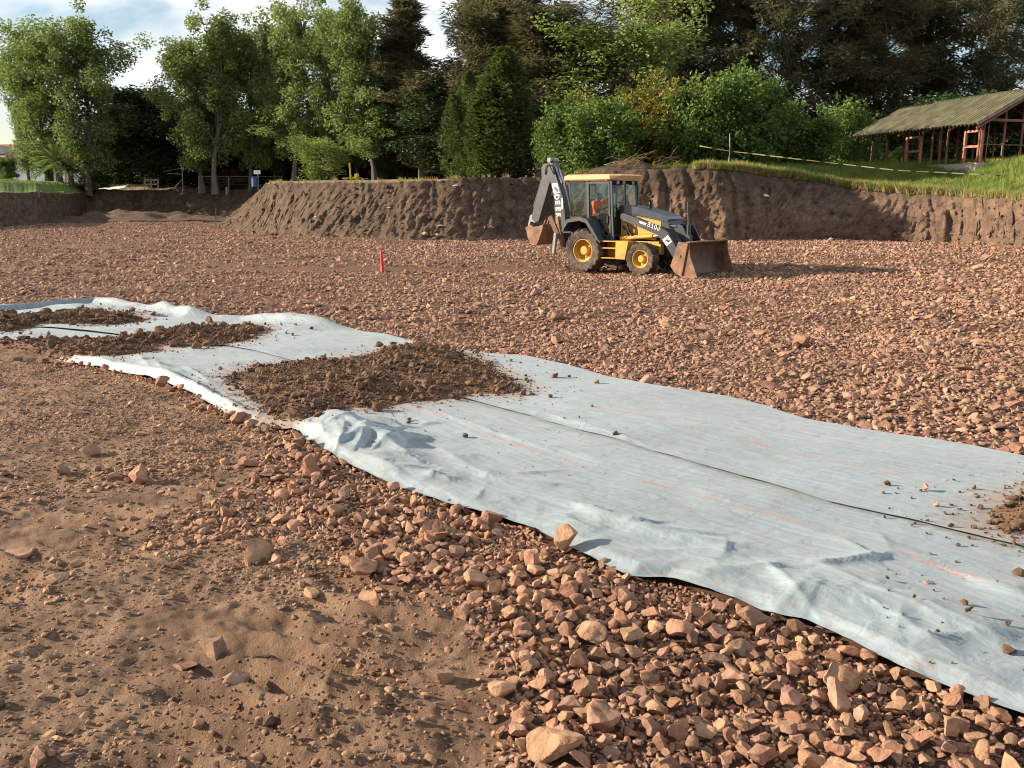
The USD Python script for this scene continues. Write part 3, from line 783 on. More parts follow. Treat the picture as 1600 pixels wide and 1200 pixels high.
RP = [(G(*a, FZ)[:2], G(*b, FZ)[:2], h, w) for a, b, h, w in RIDGES]
_r = np.random.default_rng(77)
for _k in range(16):        # folds of the gathered cloth, and small pinches along the near edge
    _c = G(528, 686, FZ)[:2] + _r.normal(size=2) * [.26, .36]
    _a = _r.uniform(0, PI)
    _d = np.array([math.cos(_a), math.sin(_a)]) * _r.uniform(.10, .26)
    RP.append((_c - _d, _c + _d, _r.uniform(.05, .11), _r.uniform(.025, .05)))
for _k in range(46):
    _u = _r.uniform(-1.2, 9.0)
    _c = ORG + UD * _u + VD * (v_near(_u) + _r.exponential(.38) + .05)
    _a = _r.uniform(0, PI)
    _d = np.array([math.cos(_a), math.sin(_a)]) * _r.uniform(.05, .26)
    RP.append((_c - _d, _c + _d, _r.uniform(.010, .034), _r.uniform(.02, .05)))
CRUMPLE = G(525, 686, 0.05)[:2]


def cloth_z(x, y, u, v, vn, vf):
    """height of the membrane above the datum."""
    base = FZ + 0.03 * fb2(x, y, 0.55, 3, 101) + 0.045 * fb2(u * 0.55, v * 1.5, 1.2, 4, 102) + 0.012 * fb2(u * .5, v * 1.4, 6.0, 3, 103)
    base = base + (floor_z(x, y, False) - 0.0)
    wx, wy = x + 0.09 * fb2(x, y, 3, 2, 105), y + 0.09 * fb2(x, y, 3, 2, 106)
    near_rough = smooth(1.1, 0.1, v - vn)
    base = base + near_rough * (0.05 * (ridged(wx, wy, 1.7, 3, 107) - 0.55)) + 0.025 * near_rough * smooth(2.6, 1.2, u) * (ridged(wx, wy, 3.4, 3, 108) - .5)
    hold = 0.25 + 0.75 * smooth(0.02, 0.32, v - vn)
    fold_h = 0.0
    for k, (a, b, h, w) in enumerate(RP):
        ab = b - a
        L2 = ab @ ab
        t = np.clip(((wx - a[0]) * ab[0] + (wy - a[1]) * ab[1]) / L2, 0, 1)
        dx, dy = wx - a[0] - t * ab[0], wy - a[1] - t * ab[1]
        dd = np.hypot(dx, dy)
        cr = (ab[0] * dy - ab[1] * dx)
        ww = np.where(cr > 0, w * 1.6, w * 0.75)
        fold_h = fold_h + hold * h * 0.95 * np.exp(-(dd / ww) ** 1.12) * (0.45 + 0.55 * np.sin(PI * (0.12 + 0.76 * t)))
    # gathered heap beside the big pile of soil
    base = base + 0.115 * np.tanh(fold_h / 0.115)
    r = np.hypot(x - CRUMPLE[0], (y - CRUMPLE[1]))
    mask = smooth(0.95, 0.12, r)
    fold = ridged(wx + .35 * wy, wy, 1.5, 2, 111) ** 2.0
    base = base + hold * mask * (0.06 * fold + 0.01)
    # lifted far edge at the left, and rolled near hem
    px_far = smooth(9.9, 11.5, u) * smooth(19, 16.5, u)
    base = base + px_far * 0.24 * np.exp(-((vf - v - 0.22) / 0.12) ** 2) * (0.6 + 1.3 * fb2(u, v * 0, 0.9, 2, 115))
    hem = smooth(6.4, 7.2, u)
    e = v - vn
    base = base + hem * 0.05 * np.exp(-((e - 0.07) / 0.05) ** 2)
    # edges hang down to the stones
    drop = np.interp(u, [-3, 0, 2.2, 3.0, 3.5, 20], [.045, .04, .04, .01, .045, .05])
    base = base - drop * smooth(0.10, 0.0, e) - 0.05 * smooth(0.12, 0.0, vf - v)
    return base


PRINT_A = [(560, 612), (640, 632), (760, 675), (900, 724), (1040, 760), (1180, 800), (1290, 832), (1400, 862), (1600, 935), (1800, 1010)]
PRINT_B = [(560, 560), (760, 600), (900, 632), (1020, 655), (1120, 682), (1240, 712), (1330, 728), (1460, 757), (1600, 790), (1800, 830)]
PU = [curve_uv(p, FZ) for p in (PRINT_A, PRINT_B)]
FABRIC = usdkit.material(stage, "/World/Looks/geotextile", {
    "uv": ("texture_coordinate", {}), "geo": ("geometry", {}), "soil": ("attribute", {"attribute": "soil"}),
    "sep": ("separate_xyz", {}),
    # printed line, broken up like rows of small letters
    "ab": ("math", {"math_type": "absolute"}), "lt": ("math", {"math_type": "less_than", "value2": 0.030}),
    "mpg": ("mapping", {"scale": (38.0, 60.0, 1.0)}), "ng": ("noise_texture", {"scale": 1.0, "detail": 1.0}), "gg": ("map_range", {"from_min": 0.48, "from_max": 0.54, "clamp": True}),
    "mpw": ("mapping", {"scale": (2.1, 0.0, 0.0)}), "nw": ("noise_texture", {"scale": 1.0, "detail": 2.0}), "gw": ("map_range", {"from_min": 0.44, "from_max": 0.54, "to_min": 0.15, "to_max": 0.7, "clamp": True}),
    "k1": ("math", {"math_type": "multiply"}), "k2": ("math", {"math_type": "multiply"}),
    # fibre streaks and faint scuffs
    "mps": ("mapping", {"scale": (1.2, 14.0, 1.0)}), "ns": ("noise_texture", {"scale": 2.0, "detail": 8.0, "roughness": 0.7}), "rs": ("rgb_ramp", {"ramp": [(0.25, (.122, .158, .180)), (0.5, (.176, .219, .242)), (0.75, (.245, .287, .306))]}),
    "nl": ("noise_texture", {"scale": 0.9, "detail": 5.0}), "rl": ("map_range", {"from_min": 0.3, "from_max": 0.7, "to_min": 0.88, "to_max": 1.1}), "ml": ("mix_color", {"blend_type": "multiply", "fac": 1.0, "use_clamp": False}),
    "mr": ("mix_color", {"b": (.30, .095, .085)}), "nd": ("noise_texture", {"scale": 16.0, "detail": 8.0, "roughness": 0.75}), "dm": ("math", {"math_type": "multiply_add", "value2": 2.6, "value3": -1.55}), "da": ("math", {"math_type": "add", "use_clamp": True}), "dk": ("math", {"math_type": "multiply", "value2": 0.85}), "gate": ("math", {"math_type": "greater_than", "value2": 0.02}),
    "md": ("mix_color", {"b": (.17, .095, .055)}),
    "nbp": ("noise_texture", {"scale": 7.0, "detail": 7.0, "roughness": 0.6, "distortion": 0.8}), "b": ("bump", {"strength": 0.35, "distance": 0.03}),
    "p": ("principled_bsdf", {"roughness": 0.62, "specular_ior_level": 0.35, "sheen_weight": 0.10}),
}, [("uv.UV", "sep.vector"), ("sep.y", "ab.value1"), ("ab.value", "lt.value1"), ("uv.UV", "mpg.vector"), ("mpg.vector", "ng.vector"), ("ng.fac", "gg.value"), ("uv.UV", "mpw.vector"), ("mpw.vector", "nw.vector"), ("nw.fac", "gw.value"),
    ("lt.value", "k1.value1"), ("gg.result", "k1.value2"), ("k1.value", "k2.value1"), ("gw.result", "k2.value2"),
    ("uv.UV", "mps.vector"), ("mps.vector", "ns.vector"), ("ns.fac", "rs.fac"), ("geo.position", "nl.vector"), ("nl.fac", "rl.value"), ("rs.color", "ml.a"), ("rl.result", "ml.b"), ("ml.result", "mr.a"), ("k2.value", "mr.fac"),
    ("geo.position", "nd.vector"), ("nd.fac", "dm.value1"), ("dm.value", "da.value1"), ("soil.fac", "da.value2"), ("soil.fac", "gate.value1"), ("da.value", "dk.value1"), ("gate.value", "dk.value2"), ("mr.result", "md.a"), ("dk.value", "md.fac"), ("md.result", "p.base_color"),
    ("geo.position", "nbp.vector"), ("nbp.fac", "b.height"), ("b.normal", "p.normal")], surface="p.BSDF")

uu = np.concatenate([np.linspace(-1.9, 8.5, 620), np.linspace(8.5, 19.5, 320)[1:]])


def strip(which):
    lo, hi = (v_near(uu), v_seam(uu) + 0.22) if which == 0 else (v_seam(uu), v_far(uu))
    nv = 120 if which == 0 else 110
    f = np.linspace(0, 1, nv)
    f = f - 0.06 * np.sin(2 * PI * f)      # closer rows at both edges
    U, Fr = np.meshgrid(uu, f, indexing="ij")
    V = lo[:, None] + (hi - lo)[:, None] * Fr
    if which == 0:
        V = V + 0.035 * fb2(U, U * 0, 2.2, 3, 121) * smooth(0.2, 0, Fr)
    X = ORG[0] + U * UD[0] + V * VD[0]
    Y = ORG[1] + U * UD[1] + V * VD[1]
    Z = cloth_z(X, Y, U, V, v_near(U), v_far(U))
    if which == 1:
        e = V - lo[:, None]
        Z = Z + 0.003 + 0.014 * np.exp(-(e / 0.04) ** 2) * np.clip(0.35 + 2.6 * fb2(U, U * 0, 0.9, 3, 122), 0, 1.4)
    else:
        Z = Z - 0.012 * smooth(0.35, 0.2, (v_seam(uu) + 0.22)[:, None] - V)
    soil = np.zeros(U.shape)
    for P in PILES:
        soil = np.maximum(soil, smooth(-0.55, 0.05, signed_in(P, X, Y)) * 1.0)
    soil = np.maximum(soil, 0.55 * smooth(1.0, 0.0, np.hypot(X - 3.6, (Y - 4.3) * 0.8)))
    soil = np.maximum(soil, 0.5 * smooth(0.25, 0.0, np.hypot(*(np.stack([X, Y], -1) - G(1450, 1030, .1)[:2]).transpose(2, 0, 1))))
    soil = np.maximum(soil, 0.15 + 0.16 * np.clip(fb2(X, Y, .8, 4, 131), -.5, 1) + 0.12 * smooth(0.35, 0, V - v_near(U)) * (which == 0))
    st = np.stack([U, V - np.interp(U, *PU[which])], -1)
    return np.stack([X, Y, Z], -1).reshape(-1, 3), grid_faces(len(uu), nv), soil.ravel(), st.reshape(-1, 2)


LBL = ["pale grey ground membrane strip nearest the camera, crumpled along its stony near edge", "pale grey ground membrane strip lying over the nearer strip, towards the digger"]
CLOTH = []
for w in (0, 1):
    v, f, so, st = strip(w)
    CLOTH.append(v)
    v2 = np.concatenate([v, v - np.array([0, 0, 0.004])])
    part("ground_membrane", (v, f[:, ::-1] if np.cross(v[f[0, 1]] - v[f[0, 0]], v[f[0, 2]] - v[f[0, 0]])[2] < 0 else f), FABRIC, smooth=True, label=LBL[w], cat="membrane", attr={"soil": so, "st": st})
cloth_tree = cKDTree(np.vstack(CLOTH)[:, :2])
CLOTH_ALL = np.vstack(CLOTH)


def cloth_top(x, y):
    d, i = cloth_tree.query(np.stack([np.ravel(x), np.ravel(y)], -1), k=3)
    return CLOTH_ALL[i, 2].max(1).reshape(np.shape(x))


# heaps of dark soil tipped on the membrane
CRUMB = [("crumb", rock_mesh(130 + k, 2, cuts=7, rough=0.34), M_HEAP, 35) for k in range(5)]
HEAP_LABEL = ["broad heap of dark crumbly soil in the middle of the membrane, beside its gathered folds", "long low band of dark soil across the left of the membrane, behind the largest heap", "dark soil heap farthest back on the membrane, near its raised far edge", "small soil heap at the right edge of the photo on the membrane"]
for k, (P, H) in enumerate(zip(PILES, PILE_H)):
    x0, y0, x1_, y1_ = P.bounds
    n = 190 if k < 3 else 90
    X, Y = np.meshgrid(np.linspace(x0 - .1, x1_ + .1, n), np.linspace(y0 - .1, y1_ + .1, n), indexing="ij")
    dist = signed_in(P, X, Y) + 0.55 * fb2(X, Y, 1.7, 4, 141 + k) - .03
    cz = cloth_top(X, Y)
    hgt = H * smooth(-0.02, 0.55, dist) ** 0.8 * (0.55 + 1.3 * np.clip(fbm(np.stack([X * 1.3, Y * 1.3, X * 0], -1), 3, 151 + k), 0, 1) ** 1.3)
    hgt += 0.045 * smooth(0, .15, dist) * (fbm(np.stack([X * 6, Y * 6, X * 0], -1), 3, 161) - .35) + 0.035 * smooth(0, .1, dist) * fb2(X, Y, 16, 3, 162)
    Z = cz + np.where(dist > 0, hgt + 0.008, -0.03)
    f = grid_faces(n, n)
    keep = (dist.ravel()[f] > -0.03).any(1)
    us, inv = np.unique(f[keep], return_inverse=True)
    vv = np.stack([X, Y, Z], -1).reshape(-1, 3)[us]
    o = np.array([P.centroid.x, P.centroid.y, 0])
    hp = thing("soil_heap", HEAP_LABEL[k], "soil heap", o)
    part("mound", (vv - o, inv.reshape(f[keep].shape)), M_HEAP, hp, smooth=True)
    rg = np.random.default_rng(170 + k)
    A = P.area
    nn = int(min(11000, 2100 * A))
    c = np.stack([rg.uniform(x0 - .5, x1_ + .7, nn * 3), rg.uniform(y0 - .6, y1_ + .5, nn * 3)], -1)
    di = signed_in(P, c[:, 0], c[:, 1])
    pr = np.where(di > -0.02, 1.0, 0.30 * np.exp(di / 0.16))
    c, di = c[rg.random(len(c)) < pr], di[rg.random(len(c)) < pr] if False else None
    c = c[on_fabric(c[:, 0], c[:, 1], 0.02)]
    tri = cKDTree(vv[:, :2])
    dq, iq = tri.query(c)
    zz = np.where(dq < 0.06, np.maximum(vv[iq, 2], cloth_top(c[:, 0], c[:, 1])), cloth_top(c[:, 0], c[:, 1]))
    sz = np.minimum(0.11, 0.0125 * (1 + rg.pareto(2.5, len(c)))) * np.where(k == 0, 1, 1.2)
    instancer("soil_crumbs", hp, CRUMB, np.stack([c[:, 0], c[:, 1], zz + sz * .25], -1) - o, sz[:, None] * rg.uniform(.7, 1.2, (len(c), 3)), rand_quat(rg, len(c), 1), rg.integers(0, 5, len(c)))

# loose clods lying singly on the membrane, and stray crumbs
def lone(name, px, py, wpx, label, cat, mat, seed, flat=(1, .85, .7), cloth=True, group=None, sub=3, sink=0.08, cuts=12, rough=.07, rz=None):
    z0 = FZ + .03 if cloth else 0.0
    p = G(px, py, z0)
    s = wpx * math.hypot(p[1], EYE) / FPX * 1.08
    me = rock_mesh(seed, sub, flat, cuts, rough)
    zz = (float(cloth_top(p[0], p[1])) if cloth else float(floor_z(p[0], p[1])))
    me.vertices = me.vertices * s
    me.vertices[:, 2] -= me.vertices[:, 2].min() + sink * s
    c = trimesh.transformations.rotation_matrix(rz if rz is not None else seed, [0, 0, 1])
    me.apply_transform(c)
    me.apply_translation([p[0], p[1], zz])
    return part(name, me, mat, None, smooth=30, label=label, cat=cat, group=group)


lone("rock", 883, 843, 40, "tan angular rock resting on the near edge of the membrane, throwing a long shadow", "rock", ROCKS[1], 203, (1, .9, .98), sub=3, rz=.4)
lone("rock", 614, 750, 21, "reddish stone perched on the near edge of the membrane, below the gathered folds", "rock", ROCKS[2], 204, (1, .85, .8))
lone("clod", 468, 690, 20, "small brown stone lodged among the gathered folds of the membrane", "clod", ROCKS[3], 205, (1, .7, .45))
for k, (px, py, w, mt, tx) in enumerate([
        (638, 546, 13, M_HEAP, "dark clod on the middle soil heap's back ridge, at the ridge's left end"), (671, 548, 17, M_HEAP, "largest dark clod standing on the ridge of the middle soil heap"), (708, 554, 13, M_HEAP, "dark clod at the right end of the middle soil heap's back ridge"),
        (762, 564, 9, M_HEAP, "small dark clod on bare membrane just right of the middle soil heap"), (866, 585, 12, M_HEAP, "dark clod on bare membrane farthest right of the middle soil heap"), (933, 594, 8, M_HEAP, "little dark clod near the far edge of the membrane, right of the heap"), (390, 516, 16, M_HEAP, "round dark clod at the right tip of the long soil band"), (327, 497, 12, M_HEAP, "lone black clod near the far edge of the membrane, behind the long soil band"), (239, 490, 9, M_HEAP, "black clod beside a fold near the membrane's far left edge"),
        (1447, 762, 12, ROCKS[0], "reddish pebble pair lying on the right half of the membrane"), (1463, 786, 8, ROCKS[0], "small reddish pebble just below the pebble pair on the membrane"), (1447, 905, 9, ROCKS[0], "reddish pebble on the membrane below the overlap seam, at lower right"), (1590, 694, 10, ROCKS[2], "pinkish stone at the far edge of the membrane at the photo's right side"), (1577, 1016, 22, M_HEAP, "brown lump of soil on the membrane near the lower right corner"), (1592, 892, 18, M_HEAP, "brown lump of soil on the membrane below the small right heap"),
        (655, 1, 0, None, ""), (885, 0, 0, None, "")]):
    if mt is not None:
        lone("clod" if mt is M_HEAP else "pebble", px, py, w, tx, "clod" if mt is M_HEAP else "pebble", mt, 220 + k, (1, .9, .8), sub=2)
rg = np.random.default_rng(260)
px = np.concatenate([rg.uniform(560, 980, 80), rg.uniform(1380, 1600, 80), rg.uniform(150, 900, 120)])
py = np.concatenate([rg.uniform(545, 740, 80), rg.uniform(720, 1060, 80), rg.uniform(500, 640, 120)])
p = G(px, py, FZ + .02)
ok = on_fabric(p[:, 0], p[:, 1], -0.06)
p = p[ok]
sz = np.minimum(.05, .008 * (1 + rg.pareto(2.2, len(p))))
instancer("soil_crumbs", None, CRUMB, np.stack([p[:, 0], p[:, 1], cloth_top(p[:, 0], p[:, 1]) + sz * .3], -1), sz[:, None] * np.ones((1, 3)), rand_quat(rg, len(p), 1), rg.integers(0, 5, len(p)), label="scattered dark soil crumbs strewn over the grey membrane", cat="soil")

# stones standing out on the bare soil
for k, (px, py, w, mt, fl, tx) in enumerate([
        (403, 866, 58, ROCKS[1], (1, .8, .55), "large tan pointed stone on the bare soil, left of the crushed rock"), (374, 844, 52, ROCKS[2], (1, .7, .22), "flat pinkish slab just behind the large tan stone on the soil"), (30, 858, 46, ROCKS[2], (1, .6, .36), "blocky pink stone at the left edge on the bare soil"),
        (213, 745, 30, ROCKS[2], (1, .8, .75), "upright pinkish stone in a small cluster at upper left of the soil"), (338, 1008, 44, ROCKS[3], (1, .7, .5), "rounded brown stone half buried in the soil at lower middle"), (286, 1027, 38, ROCKS[1], (1, .7, .45), "tan stone half sunk in the soil, left of the rounded brown one"), (371, 1058, 42, ROCKS[3], (1, .7, .5), "grey brown stone nearest the tyre prints in the soil"),
        (578, 936, 42, ROCKS[1], (1, .75, .4), "flat tan stone alone on soil at the border of the crushed rock"), (690, 1050, 34, ROCKS[3], (1, .35, .75), "thin grey slab stone tilted at the left border of the crushed rock"), (88, 898, 34, ROCKS[3], (1, .7, .35), "low grey stone on the soil, right of the blocky pink stone"), (484, 918, 44, ROCKS[1], (1, .6, .32), "long flat pale stone on the soil below the large tan stone"),
        (331, 795, 30, ROCKS[3], (1, .6, .3), "thin dark flat stone on the soil above the pinkish slab"), (140, 702, 30, ROCKS[2], (1, .7, .5), "pale pink stone at the far left of the soil, below the soil band"), (60, 1178, 42, ROCKS[2], (1, .8, .6), "purplish stone at the bottom left corner of the photo"), (88, 1145, 22, ROCKS[1], (1, .7, .4), "pale chip of stone on soil near the bottom left corner")]):
    lone("soil_stone", px, py, w, tx, "stone", mt, 300 + k, fl, cloth=False, sink=0.12)

# ------------------------------------------------------------------ trees and shrubs
def leaf_quads(c, d, up, L, Wd):
    """leaves as bent kites: centre c, axis d, normal hint up, length L, width Wd."""
    d = d / (np.linalg.norm(d, axis=1, keepdims=True) + 1e-9)
    s = np.cross(d, up)
    s /= np.linalg.norm(s, axis=1, keepdims=True) + 1e-9
    n = np.cross(s, d)
    L, Wd = np.broadcast_to(L, (len(c),))[:, None], np.broadcast_to(Wd, (len(c),))[:, None]
    a = c - d * L * .5
    b = c + s * Wd * .5 + n * Wd * .12
    e = c + d * L * .5 - n * L * .08
    g = c - s * Wd * .5 + n * Wd * .12
    v = np.stack([a, b, e, g], 1).reshape(-1, 3)
    k = np.arange(len(c)) * 4
    f = np.vstack([np.stack([k, k + 1, k + 2], -1), np.stack([k, k + 2, k + 3], -1)])
    return v, f


def unit(rng, n):
    d = rng.normal(size=(n, 3))
    return d / np.linalg.norm(d, axis=1, keepdims=True)


def limb_pts(p, d, L, rng, bend=0.15, lift=0.25, n=5):
    pts = [p]
    d = d / np.linalg.norm(d)
    for k in range(n):
        d = d + rng.normal(size=3) * bend + np.array([0, 0, lift / n])
        d /= np.linalg.norm(d)
        pts.append(pts[-1] + d * L / n)
    return np.array(pts)


def broad_tree(seed, spread=0.2, start=0.16, nl=18, leaves=11000, leaf=0.013, angle=(0.35, 0.75), clump=0.055, lift=.45, trunks=1, top=.86, shape=0.8):
    """tree one metre tall: trunk, limbs and a crown of leaves gathered in clumps along the limbs."""
    rng = np.random.default_rng(seed)
    wood = MB()
    centres, radii = [], []
    for t in range(trunks):
        base = np.array([0, 0, 0.]) + (rng.normal(size=3) * [.02, .02, 0] if trunks > 1 else 0)
        lean = rng.normal(size=2) * (.025 if trunks == 1 else .16)
        tp = np.array([base + [lean[0] * z ** 1.3 + .012 * math.sin(7 * z + seed), lean[1] * z ** 1.3 + .012 * math.cos(6 * z), z * top - (.02 if z == 0 else 0)] for z in np.linspace(0, 1, 9)])
        wood.tube(tp, np.linspace(.0125 if trunks == 1 else .010, .0025, 9) * (1 + .5 * (np.linspace(0, 1, 9) < .05)), 7)
        for k in range(nl):
            f = start + (1 - start - .04) * (k + rng.random()) / nl
            i = f * 8
            p = tp[int(i)] + (tp[min(8, int(i) + 1)] - tp[int(i)]) * (i - int(i))
            az = k * 2.4 + rng.normal() * .5
            an = rng.uniform(*angle) * (1.1 - .4 * f)
            w = spread * (0.35 + 0.65 * np.sin(PI * np.clip((f - start) / (1 - start), .02, 1) ** shape)) * rng.uniform(.75, 1.25)
            L = w / max(.35, math.sin(an))
            d = np.array([math.cos(az) * math.sin(an), math.sin(az) * math.sin(an), math.cos(an)])
            lp = limb_pts(p, d, L, rng, .14, lift)
            wood.tube(lp, np.linspace(.0052, .0014, len(lp)) * (1.15 - .6 * f), 5, cap=False)
            for j in np.linspace(1.6, 5, 5):
                q = lp[int(min(j, 4))] + (lp[min(5, int(j) + 1)] - lp[int(min(j, 4))]) * (j - int(j) if j < 5 else 1)
                centres.append(q + rng.normal(size=3) * clump * .5)
                radii.append(clump * rng.uniform(.55, 1.25))
        centres.append(tp[-1] - [0, 0, .01])
        radii.append(clump * .8)
    C, R = np.array(centres), np.array(radii)
    w = R ** 2
    ix = rng.choice(len(C), leaves, p=w / w.sum())
    u = unit(rng, leaves)
    rr = rng.random(leaves) ** 0.45
    pos = C[ix] + u * (R[ix] * rr)[:, None] * np.array([1.0, 1.0, 1.15])
    pos[:, 2] = np.maximum(pos[:, 2], .01)
    d = u * .6 + unit(rng, leaves) * .8 + np.array([0, 0, -.35])
    v, f = leaf_quads(pos, d, unit(rng, leaves) + [0, 0, .6], leaf * rng.uniform(.6, 1.35, leaves), leaf * .72 * rng.uniform(.7, 1.3, leaves))
    return wood.get(), (v, f)


def needle_tree(seed, spread=0.16, start=0.12, nl=34, sprays=430, per=34, droop=.5, leaf=(.030, .0045), clump=.034, top=.96, cone=False):
    rng = np.random.default_rng(seed)
    wood = MB()
    tp = np.array([[.02 * math.sin(4 * z + seed), .02 * math.cos(5 * z + seed), z * top - (.02 if z == 0 else 0)] for z in np.linspace(0, 1, 9)])
    wood.tube(tp, np.linspace(.017, .002, 9), 7)
    S, D = [], []
    for k in range(nl):
        f = start + (1 - start - .02) * (k + rng.random() * .9) / nl
        i = f * 8
        p = tp[int(i)] + (tp[min(8, int(i) + 1)] - tp[int(i)]) * (i - int(i))
        az = k * 2.4 + rng.normal() * .4
        prof = (1 - f) ** .8 * 1.25 if cone else (0.45 + .55 * math.sin(PI * min(1, (f - start) / (1 - start)) ** .75))
        L = spread * prof * rng.uniform(.6, 1.3)
        an = rng.uniform(.6, 1.2) * (1 - .35 * f)
        lp = limb_pts(p, np.array([math.cos(az) * math.sin(an), math.sin(az) * math.sin(an), math.cos(an)]), L / max(.45, math.sin(an)), rng, .16, .1)
        wood.tube(lp, np.linspace(.0055, .0012, len(lp)), 4, cap=False)
        m_ = max(4, int(sprays / nl))
        for t in rng.uniform(.25, 1.0, m_):
            j = t * 5
            q = lp[int(min(j, 4))] + (lp[min(5, int(j) + 1)] - lp[int(min(j, 4))]) * min(1, j - int(min(j, 4)))
            S.append(q + rng.normal(size=3) * clump * .55)
            D.append((lp[-1] - lp[0]) / (np.linalg.norm(lp[-1] - lp[0]) + 1e-9))
    S, D = np.array(S), np.array(D)
    n = len(S) * per
    ix = np.repeat(np.arange(len(S)), per)
    u = unit(rng, n)
    pos = S[ix] + u * clump * (rng.random(n) ** .6)[:, None]
    d = D[ix] * .5 + u * .7 + np.array([0, 0, -droop])
    v, f = leaf_quads(pos, d, unit(rng, n), leaf[0] * rng.uniform(.6, 1.3, n), leaf[1] * rng.uniform(.8, 1.6, n))
    return wood.get(), (v, f)


def cypress_tree(seed, spires=5, leaves=12000, w=.15):
    """dense dark green cypress of several upright spires, clothed to the ground."""
    rng = np.random.default_rng(seed)
    wood = MB()
    pos, d = [], []
    for s in range(spires):
        az, r0 = s * 2.4 + seed, (0 if s == 0 else rng.uniform(.3, .7) * w)
        h = 1.0 if s == 0 else rng.uniform(.55, .86)
        b = np.array([math.cos(az) * r0, math.sin(az) * r0, 0])
        tp = np.stack([b * (.3 + .7 * t) + [0, 0, t * h * .97 - .01] for t in np.linspace(0, 1, 6)])
        wood.tube(tp, np.linspace(.012, .001, 6), 6)
        n = int(leaves * (h ** 2) / spires * 1.2)
        z = rng.random(n) ** .8
        rad_ = w * (.75 if s == 0 else .55) * (np.sin(PI * np.clip(z * .86 + .12, 0, 1)) ** .8) * (1 - .25 * z)
        th = rng.uniform(0, 2 * PI, n)
        bump_ = .72 + .55 * noise(np.stack([np.cos(th) * 2.2 + s * 7, np.sin(th) * 2.2, z * 9], -1), seed)
        r = rad_ * bump_ * (rng.random(n) ** .3)
        p = np.stack([b[0] + r * np.cos(th), b[1] + r * np.sin(th), .015 + z * h], -1)
        pos.append(p)
        d.append(np.stack([np.cos(th) * .55, np.sin(th) * .55, np.full(n, .75)], -1) + rng.normal(size=(n, 3)) * .4)
    pos, d = np.vstack(pos), np.vstack(d)
    n = len(pos)
    v, f = leaf_quads(pos, d, unit(rng, n), .026 * rng.uniform(.6, 1.4, n), .0095 * rng.uniform(.7, 1.3, n))
    return wood.get(), (v, f)


def shrub(seed, stems=9, leaves=7000, leaf=(.060, .026), w=.48, hang=.35, low=.05):
    rng = np.random.default_rng(seed)
    wood = MB()
    C, R = [], []
    for s in range(stems):
        az, an = s * 2.4, rng.uniform(.1, .75)
        L = rng.uniform(.7, 1.02) * (1 - .28 * an)
        lp = limb_pts(np.array([math.cos(az) * .05, math.sin(az) * .05, -.02]), np.array([math.cos(az) * math.sin(an), math.sin(az) * math.sin(an), math.cos(an)]), L, rng, .13, .05, 6)
        wood.tube(lp, np.linspace(.016, .004, len(lp)), 5, cap=False)
        for t in np.linspace(.25, 1, 8):
            j = t * 6
            q = lp[int(min(j, 5))] + (lp[min(6, int(j) + 1)] - lp[int(min(j, 5))]) * min(1, j - int(min(j, 5)))
            for _ in range(2):
                C.append(q + rng.normal(size=3) * [.11, .11, .07])
                R.append(rng.uniform(.07, .15))
    C, R = np.array(C), np.array(R)
    C[:, :2] *= w / .42
    n = leaves
    ix = rng.choice(len(C), n, p=R ** 2 / (R ** 2).sum())
    u = unit(rng, n)
    pos = C[ix] + u * (R[ix] * rng.random(n) ** .4)[:, None]
    pos[:, 2] = np.clip(pos[:, 2], low * rng.random(n), 1.02)
    d = u * .7 + unit(rng, n) * .5 + np.array([0, 0, -hang])
    v, f = leaf_quads(pos, d, unit(rng, n) + [0, 0, .8], leaf[0] * rng.uniform(.6, 1.3, n), leaf[1] * rng.uniform(.7, 1.3, n))
    return wood.get(), (v, f)


FIRST = {}


def plant(name, proto, build, wood_mat, leaf_mat, px, Y, top, width, label, cat="tree", rz=0.0, group=None, base=None, squash=None):
    """one tree or shrub: px and Y say where it stands, top the pixel row of its tip, width its breadth in pixels (for the prototype's own breadth see build)."""
    a = at(px, 300, Y)
    x, y = float(a[0]), float(a[1])
    z0 = float(upper_z(x, y)) - 0.05 if base is None else base
    h = (float(at(px, top, Y)[2]) - z0) * (1.12 if cat == "bush" else 1.0)
    wpx = width / FPX * Y * ((1.14 if name in ('poplar', 'leafy_tree') else 1.08 if name == 'casuarina' and px > 1040 else 1.3) if cat == 'tree' else 1.25 if cat == 'bush' else 1.0)
    if proto not in FIRST:
        wd, lf = build()
        top1 = float(np.percentile(lf[0][:, 2], 99.7))
        lf[0][:, 2] /= top1
        wd.vertices[:, 2] /= max(top1, wd.vertices[:, 2].max() / 1.0)
        vx = np.asarray(lf[0])
        wide = float(np.percentile(vx[:, 0], 98.5) - np.percentile(vx[:, 0], 1.5) + np.percentile(vx[:, 1], 98.5) - np.percentile(vx[:, 1], 1.5)) / 2
        t = thing(name, label, cat, (x, y, z0), rz, (wpx / wide, wpx / wide, h), group)
        part("trunk" if cat == "tree" else "stems", wd, wood_mat, t, smooth=40)
        part("crown" if cat == "tree" else "foliage", lf, leaf_mat, t)
        FIRST[proto] = (t, wide)
        return t
    t0, wide = FIRST[proto]
    return thing(name, label, cat, (x, y, z0), rz, (wpx / wide, wpx / wide, h), group, ref=t0)


